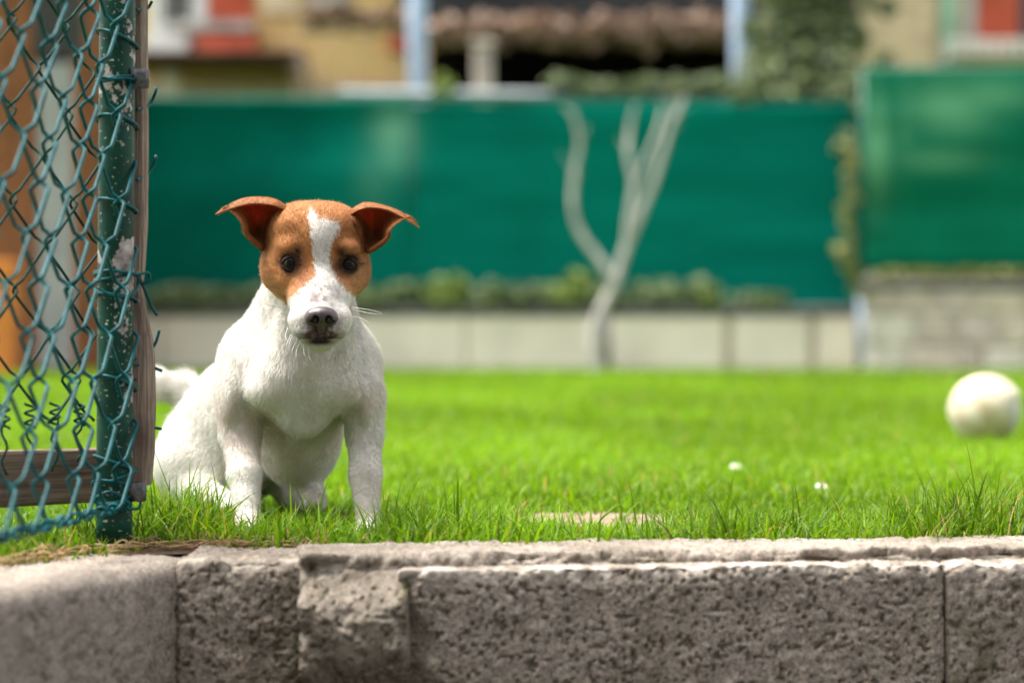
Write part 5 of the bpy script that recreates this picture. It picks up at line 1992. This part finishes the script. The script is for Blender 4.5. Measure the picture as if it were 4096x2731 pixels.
hair_tone = np.where(fh > 0.5, hair_tone * gf.uniform(0.72, 1.12, NF)[:, None], hair_tone)
HC = np.clip(fc * hair_tone, 0, 0.92)
rad0 = np.where(fh[:, 0] > 0.5, 0.00013, 0.00020)
# ears get a short nap, longer at their inner base
EH, EC, ER = [], [], []
for (V, Q, fl, v, u), cc in zip(EARS, ear_cols):
    n = 15000
    wv = np.where(fl > 0.5, 0.22, 1.0) + 0.9 * (v < 0.30)
    p, T, B = tri_sample(V, Q, n, wv, gf)
    a, b_, c = V[T[:, 0]], V[T[:, 1]], V[T[:, 2]]
    nn = np.cross(b_ - a, c - a); nn /= np.linalg.norm(nn, axis=1)[:, None] + 1e-12
    tip = V[np.argmax(np.where(v > 0.98, np.abs(V[:, 0] - V[:, 0].mean()), 0))]
    fl_ = tip - p + gf.normal(scale=0.02, size=p.shape)
    fl_ -= nn * (fl_ * nn).sum(1)[:, None]
    fl_ /= np.linalg.norm(fl_, axis=1)[:, None] + 1e-9
    L = 0.0036 * gf.uniform(0.5, 1.3, n) * (1 + 0.9 * (v[T].mean(1) < 0.25))
    ct = (cc[T] * B[:, :, None]).sum(1)
    e1 = p + (fl_ * 0.92 + nn * 0.35) * (L * 0.5)[:, None]
    e2 = e1 + (fl_ * 0.98 + nn * 0.12) * (L * 0.5)[:, None]
    EH.append(np.stack([p, e1, e2], 1)); EC.append(np.clip(ct * gf.uniform(0.85, 1.25, n)[:, None], 0, 1)); ER.append(np.full(n, 0.00012))
H = np.vstack([H] + EH); HC = np.vstack([HC] + EC); rad0 = np.concatenate([rad0] + ER)
hc = bpy.data.hair_curves.new('fur')
hc.add_curves([3] * len(H))
pos = (H.reshape(-1, 3) - np.array(dog.location)).astype(np.float32)
hc.attributes['position'].data.foreach_set('vector', pos.ravel())
ra_ = hc.attributes.get('radius') or hc.attributes.new('radius', 'FLOAT', 'POINT')
ra_.data.foreach_set('value', np.stack([rad0, rad0 * 0.8, rad0 * 0.15], 1).ravel().astype(np.float32))
ca = hc.attributes.new('coat', 'FLOAT_COLOR', 'CURVE')
c4 = np.ones((len(HC), 4), np.float32); c4[:, :3] = HC
ca.data.foreach_set('color', c4.ravel())
hc.materials.append(MAT['fur'])
fur = bpy.data.objects.new('fur', hc)
fur['kind'] = 'stuff'
link(fur, dog)

# ---- whiskers
def whisker(pts, r, mat):
    pp = catmull([V3(*p) for p in pts], 10)
    MB().tube(pp, np.linspace(r, r * 0.3, 10), 5).build('whisker', mat, dog, True)


wk = MAT['whisker']
for pts in ([(1405, 1228, 3.03), (1450, 1234, 3.0), (1500, 1243, 2.98), (1528, 1252, 2.97)], [(1405, 1235, 3.03), (1460, 1248, 3.0), (1500, 1255, 2.98), (1530, 1256, 2.97)],
            [(1405, 1266, 3.03), (1440, 1270, 3.01), (1480, 1292, 2.99)],
            [(1150, 1310, 3.01), (1142, 1340, 3.0), (1146, 1358, 2.99)], [(1165, 1335, 3.01), (1150, 1365, 3.0), (1143, 1390, 2.99)], [(1172, 1338, 3.01), (1160, 1360, 3.0), (1158, 1378, 2.99)],
            [(1190, 1355, 3.01), (1172, 1390, 3.0), (1168, 1412, 2.99)], [(1200, 1365, 3.01), (1186, 1400, 3.0), (1183, 1432, 2.99)], [(1215, 1375, 3.01), (1214, 1400, 3.0), (1218, 1420, 2.99)],
            [(1236, 1385, 3.01), (1236, 1420, 3.0), (1242, 1440, 2.99)], [(1140, 1276, 3.02), (1110, 1280, 3.0), (1095, 1290, 2.98)], [(1330, 1385, 3.01), (1322, 1420, 3.0), (1312, 1440, 2.99)]):
    whisker(pts, 0.00028, wk)
for pts in ([(1124, 1231, 3.04), (1090, 1224, 3.02), (1050, 1212, 3.0), (1025, 1206, 2.99)],):
    whisker(pts, 0.00026, MAT['whisker_dark'])

# ================================================================ BALL
rb_ = 0.085
bc = P(3944, 1640, 5.50)
ball = empty('ball', (bc.x, bc.y, 0.0), 'cream white worn ball lying on the lawn at the right edge', 'ball')
bm = bmesh.new()
bmesh.ops.create_icosphere(bm, subdivisions=5, radius=rb_)
seams = [Vector((math.cos(a), math.sin(a) * math.cos(b_), math.sin(a) * math.sin(b_))).normalized() for a, b_ in ((0.4, 0.3), (1.3, 1.9), (2.0, 4.0), (1.5, 5.4))]
for v in bm.verts:
    n = v.co.normalized()
    dmin = min(abs(n.dot(s) - 0.25) for s in seams)
    v.co = n * (rb_ - 0.0016 * math.exp(-(dmin / 0.02) ** 2))
    if n.x > 0.2 and n.z < 0.35:                    # a soft dent on the right
        v.co -= Vector((0.010, 0, 0)) * max(0, n.x - 0.2)
    v.co.z *= 0.95
for f in bm.faces: f.smooth = True
me = bpy.data.meshes.new('ball_skin'); bm.to_mesh(me); bm.free()
me.materials.append(MAT['ball'])
o = obj('skin', me, None, ball, False); o.location = (0, 0, rb_ * 0.95)
bm = bmesh.new()
bmesh.ops.create_icosphere(bm, subdivisions=4, radius=rb_ * 1.004)
dirp = Vector((0.72, -0.62, -0.10)).normalized()  # grey patch covers the ball's right side
bmesh.ops.delete(bm, geom=[f for f in bm.faces if f.calc_center_median().normalized().dot(dirp) < 0.90], context='FACES')
for v in bm.verts:
    n = v.co.normalized()
    if n.x > 0.2 and n.z < 0.35:
        v.co -= Vector((0.010, 0, 0)) * max(0, n.x - 0.2)
    v.co.z *= 0.95
for f in bm.faces: f.smooth = True
me = bpy.data.meshes.new('patch'); bm.to_mesh(me); bm.free()
o = obj('patch', me, MAT['ball_dark'], ball, False); o.location = (0, 0, rb_ * 0.95)

# ================================================================ GRASS
def lawn_front(x):
    """plan y of the lawn's front edge at x"""
    e = [(p.x, p.y) for p in edge]
    xs_ = [p[0] for p in e]; ys_ = [p[1] for p in e]
    return np.interp(x, xs_, ys_)


SPOTS = [(p.x, p.y, r) for p, r in ((P(988, 2100, 3.10), 0.018), (P(1472, 2105, 3.10), 0.018), (P(1252, 2000, 3.27), 0.016), (P(915, 2010, 3.25), 0.015))]
RUMP = (P(860, 1900, 3.43).x, 3.43)


def make_blades(n, xr, yr, hmean, hsd, wmean, seed, density=None, seg=3, lean=0.5, dry=0.04, tint=1.0):
    g = np.random.default_rng(seed)
    d = np.sqrt(g.uniform(yr[0] ** 2, yr[1] ** 2, n))
    half = 0.27 * d + 0.30
    x = g.uniform(-1, 1, n) * half - 0.04 * d
    y = d
    ok = y > lawn_front(x) + 0.004
    for (sx, sy, sr) in SPOTS:
        ok &= (x - sx) ** 2 + (y - sy) ** 2 > sr * sr
    ok &= ((x - RUMP[0]) / 0.10) ** 2 + ((y - RUMP[1]) / 0.10) ** 2 > 1
    ok &= (x - POST.x) ** 2 + (y - POST.y) ** 2 > 0.026 ** 2
    # bare patch
    bp = ((x - 0.118) / 0.115) ** 2 + ((y - 3.30) / 0.145) ** 2
    ok &= (bp > 0.9 + 0.5 * (vnoise(np.stack([x * 30, y * 30, y * 0], 1), 4) - 0.5)) | (g.random(n) < 0.18)
    if density is not None:
        ok &= g.random(n) < density(x, y)
    ok &= ((x - bc.x) ** 2 + (y - bc.y) ** 2 > 0.035 ** 2)
    x, y = x[ok], y[ok]
    n = len(x)
    hm = hmean(x, y) if callable(hmean) else np.full(n, hmean)
    h = np.clip(hm * (1 + hsd * g.normal(size=n)), 0.008, 0.14)
    w = wmean * g.uniform(0.6, 1.35, n)
    az = g.uniform(0, 2 * np.pi, n)
    dirx, diry = np.cos(az), np.sin(az)
    face = az + np.pi / 2 + g.normal(scale=0.5, size=n)
    bend = np.abs(g.normal(scale=lean, size=n)) + 0.08
    Vs = []
    for k in range(seg + 1):
        t = k / seg
        off = h * (bend * t ** 2 * 0.8 + 0.15 * t)
        zz = h * (t - 0.30 * bend * t ** 2)
        cx, cy = x + dirx * off, y + diry * off
        ww = w * (1 - t ** 1.7) * 0.5
        if k < seg:
            Vs.append(np.stack([cx - np.cos(face) * ww, cy - np.sin(face) * ww, zz - 0.004 * (k == 0)], 1))
            Vs.append(np.stack([cx + np.cos(face) * ww, cy + np.sin(face) * ww, zz - 0.004 * (k == 0)], 1))
        else:
            Vs.append(np.stack([cx, cy, zz], 1))
    npb = len(Vs)
    V = np.stack(Vs, 1).reshape(-1, 3)
    base = np.arange(n)[:, None] * npb
    Q = np.vstack([base + np.array([[2 * k, 2 * k + 1, 2 * k + 3, 2 * k + 2]]) for k in range(seg - 1)])
    T = base + np.array([[2 * seg - 2, 2 * seg - 1, 2 * seg]])
    # colour by blade
    t = g.random(n)[:, None]
    if yr[0] > 3.5: t = 0.3 + 0.6 * t
    big = fbm(np.stack([x * 2.2, y * 1.3, x * 0], 1), 3, 5)[:, None]
    c = np.array([0.070, 0.170, 0.005]) * (1 - t) + np.array([0.200, 0.320, 0.010]) * t
    c = c * (0.52 + 0.95 * big) * tint
    c = c * np.where(g.random(n) < 0.15, 0.55 if yr[0] < 3.5 else 0.85, 1.0)[:, None]
    dr = (g.random(n) < (dry(x, y) if callable(dry) else dry))[:, None]
    c = np.where(dr, np.array([0.36, 0.25, 0.09]) * (0.6 + 0.7 * t), c)
    C = np.repeat(c, npb, 0)
    return V, Q, T, C


def near_h(x, y):
    fr = y - lawn_front(x)
    h = 0.017 + 0.013 * sstep(0.5, 0.0, fr) * (0.2 + 1.4 * fbm(np.stack([x * 7, y * 7, x * 0], 1), 3, 44))
    # taller tufts round the dog and at the right
    h = h + 0.042 * np.exp(-((x + 0.415) / 0.06) ** 2 - ((y - 3.06) / 0.13) ** 2)
    h = h + 0.008 * np.exp(-((x + 0.15) / 0.22) ** 2 - ((y - 2.98) / 0.10) ** 2)
    h = h + 0.034 * np.exp(-((x - 0.60) / 0.11) ** 2 - ((y - 3.10) / 0.12) ** 2)
    h = h + 0.012 * np.exp(-((x - 0.0) / 0.10) ** 2 - ((y - 2.92) / 0.06) ** 2)
    h = h * (1 - 0.55 * np.exp(-((x - 0.11) / 0.11) ** 2 - ((y - 3.08) / 0.16) ** 2))
    for sx_ in (P(988, 2100, 3.1).x, P(1472, 2105, 3.1).x):
        h = h * (1 - 0.5 * np.exp(-((x - sx_) / 0.030) ** 2 - ((y - 3.03) / 0.09) ** 2))
    # close-cropped at the wall's edge on the left
    h = h * (1 - 0.65 * sstep(-0.26, -0.36, x) * sstep(0.12, 0.0, fr))
    return h


def near_den(x, y):
    fr = y - lawn_front(x)
    d = 0.45 + 0.55 * sstep(0.7, 0.0, fr)
    d = d * (1 - 0.75 * sstep(-0.28, -0.36, x) * sstep(0.09, 0.0, fr))
    return d


def near_dry(x, y):
    fr = y - lawn_front(x)
    return 0.02 + 0.05 * sstep(0.15, 0.0, fr) + 0.35 * sstep(-0.28, -0.38, x) * sstep(0.10, 0.0, fr)


def tall_den(x, y):
    fr = y - lawn_front(x)
    c = sstep(0.46, 0.66, fbm(np.stack([x * 9, y * 9, x * 0], 1), 2, 71))
    d = c * sstep(0.42, 0.05, fr)
    d = np.maximum(d, 0.9 * np.exp(-((x + 0.40) / 0.06) ** 2 - ((y - 3.05) / 0.12) ** 2))
    d = np.maximum(d, 0.8 * np.exp(-((x - 0.60) / 0.10) ** 2 - ((y - 3.08) / 0.12) ** 2))
    d = d * (1 - 0.9 * np.exp(-((x - 0.11) / 0.09) ** 2 - ((y - 3.15) / 0.2) ** 2))
    for sx_ in (P(988, 2100, 3.1).x, P(1472, 2105, 3.1).x):
        d = d * (1 - 0.85 * np.exp(-((x - sx_) / 0.028) ** 2 - ((y - 3.03) / 0.09) ** 2))
    return d * (1 - sstep(-0.30, -0.36, x) * sstep(0.10, 0.02, fr))


sets = [make_blades(15000, None, (2.7, 3.5), 0.056, 0.38, 0.0034, 8, tall_den, 5, 0.9, 0.04, 0.58),
        make_blades(78000, None, (2.1, 3.75), near_h, 0.50, 0.0030, 1, near_den, 4, 0.85, near_dry),
        make_blades(66000, None, (3.6, 6.4), 0.026, 0.35, 0.0048, 2, None, 3, 0.7, 0.02),
        make_blades(56000, None, (6.2, 10.5), 0.032, 0.35, 0.0095, 3, None, 2, 0.7, 0.02),
        make_blades(48000, None, (10.2, 15.58), 0.036, 0.35, 0.018, 4, None, 2, 0.7, 0.02)]
GV, GQ, GT, GC_ = [], [], [], []
o_ = 0
for V, Q, T, C in sets:
    GV.append(V); GQ.append(Q + o_); GT.append(T + o_); GC_.append(C)
    o_ += len(V)
gme = mesh_np('grass', np.vstack(GV), [np.vstack(GQ), np.vstack(GT)], True)
set_colour(gme, 'blade_colour', np.vstack(GC_))
gr = obj('grass', gme, MAT['grass'])
tag(gr, 'bright green lawn grass, longer along the concrete wall', 'grass', kind='stuff')

# dry straw and thatch lying along the wall's edge on the left
g = np.random.default_rng(15)
m = MB()
for k in range(270):
    if k < 190:
        x = g.uniform(-0.62, -0.22); y = lawn_front(x) + abs(g.normal(scale=0.035)) + 0.002
    else:
        x = g.uniform(-0.2, 0.65); y = lawn_front(x) + abs(g.normal(scale=0.02)) + 0.002
    a = g.uniform(0, np.pi); L = g.uniform(0.015, 0.05); z = g.uniform(0.001, 0.010)
    c = g.normal(scale=0.006)
    pts = [(x - math.cos(a) * L / 2, y + abs(math.sin(a)) * 0.0, z), (x + c, y + c + abs(math.sin(a) * L / 4), z + abs(g.normal(scale=0.006))), (x + math.cos(a) * L / 2, y + abs(math.sin(a) * L / 2), z + 0.002)]
    m.tube(pts, [0.0008, 0.0009, 0.0004], 3)
tag(m.build('dry_straw', MAT['straw'], None, True), 'dry brown straw scattered along the wall edge below the fence', 'straw', kind='stuff')

# daisies
for (px, py), lab in zip(((2940, 1872), (3285, 1952)), ('white daisy in the lawn, the one nearer the sapling', 'white daisy in the lawn, the one nearer the ball')):
    d = CAM_H * F_PX / (py + 25 - 1330)
    p = P(px, py, d)
    fl = empty('daisy', (p.x, d, 0.0), lab, 'flower', 'daisies in the lawn')
    MB().tube([(0, 0, -0.002), (0.001, 0, p.z * 0.5), (0, 0, p.z)], 0.0009, 6).build('stem', MAT['grass'], fl, True, False)
    for k in range(13):
        a = k / 13 * 2 * math.pi
        M_ = Matrix.Translation((0, 0, p.z)) @ Matrix.Rotation(R(28), 4, 'X') @ Matrix.Rotation(a, 4, 'Z') @ Matrix.Rotation(R(-18), 4, 'Y')
        V = [M_ @ Vector(v) for v in ((0.0015, -0.0012, 0), (0.0085, -0.002, 0.0004), (0.0105, 0, 0.0004), (0.0085, 0.002, 0.0004), (0.0015, 0.0012, 0),
                                      (0.0015, -0.0012, 0.0006), (0.0085, -0.002, 0.001), (0.0105, 0, 0.001), (0.0085, 0.002, 0.001), (0.0015, 0.0012, 0.0006))]
        Q = [[5, 6, 8, 9], [4, 3, 1, 0], [0, 1, 6, 5], [1, 2, 7, 6], [2, 3, 8, 7], [3, 4, 9, 8]]
        MB().add(V, Q, [[6, 7, 8], [3, 2, 1]]).build('petal', MAT['petal'], fl, False, False)
    bm = bmesh.new(); bmesh.ops.create_icosphere(bm, subdivisions=2, radius=0.003)
    for v in bm.verts: v.co.z = v.co.z * 0.5 + p.z + 0.0006
    me = bpy.data.meshes.new('flower_centre'); bm.to_mesh(me); bm.free()
    obj('flower_centre', me, MAT['flower_eye'], fl, False)
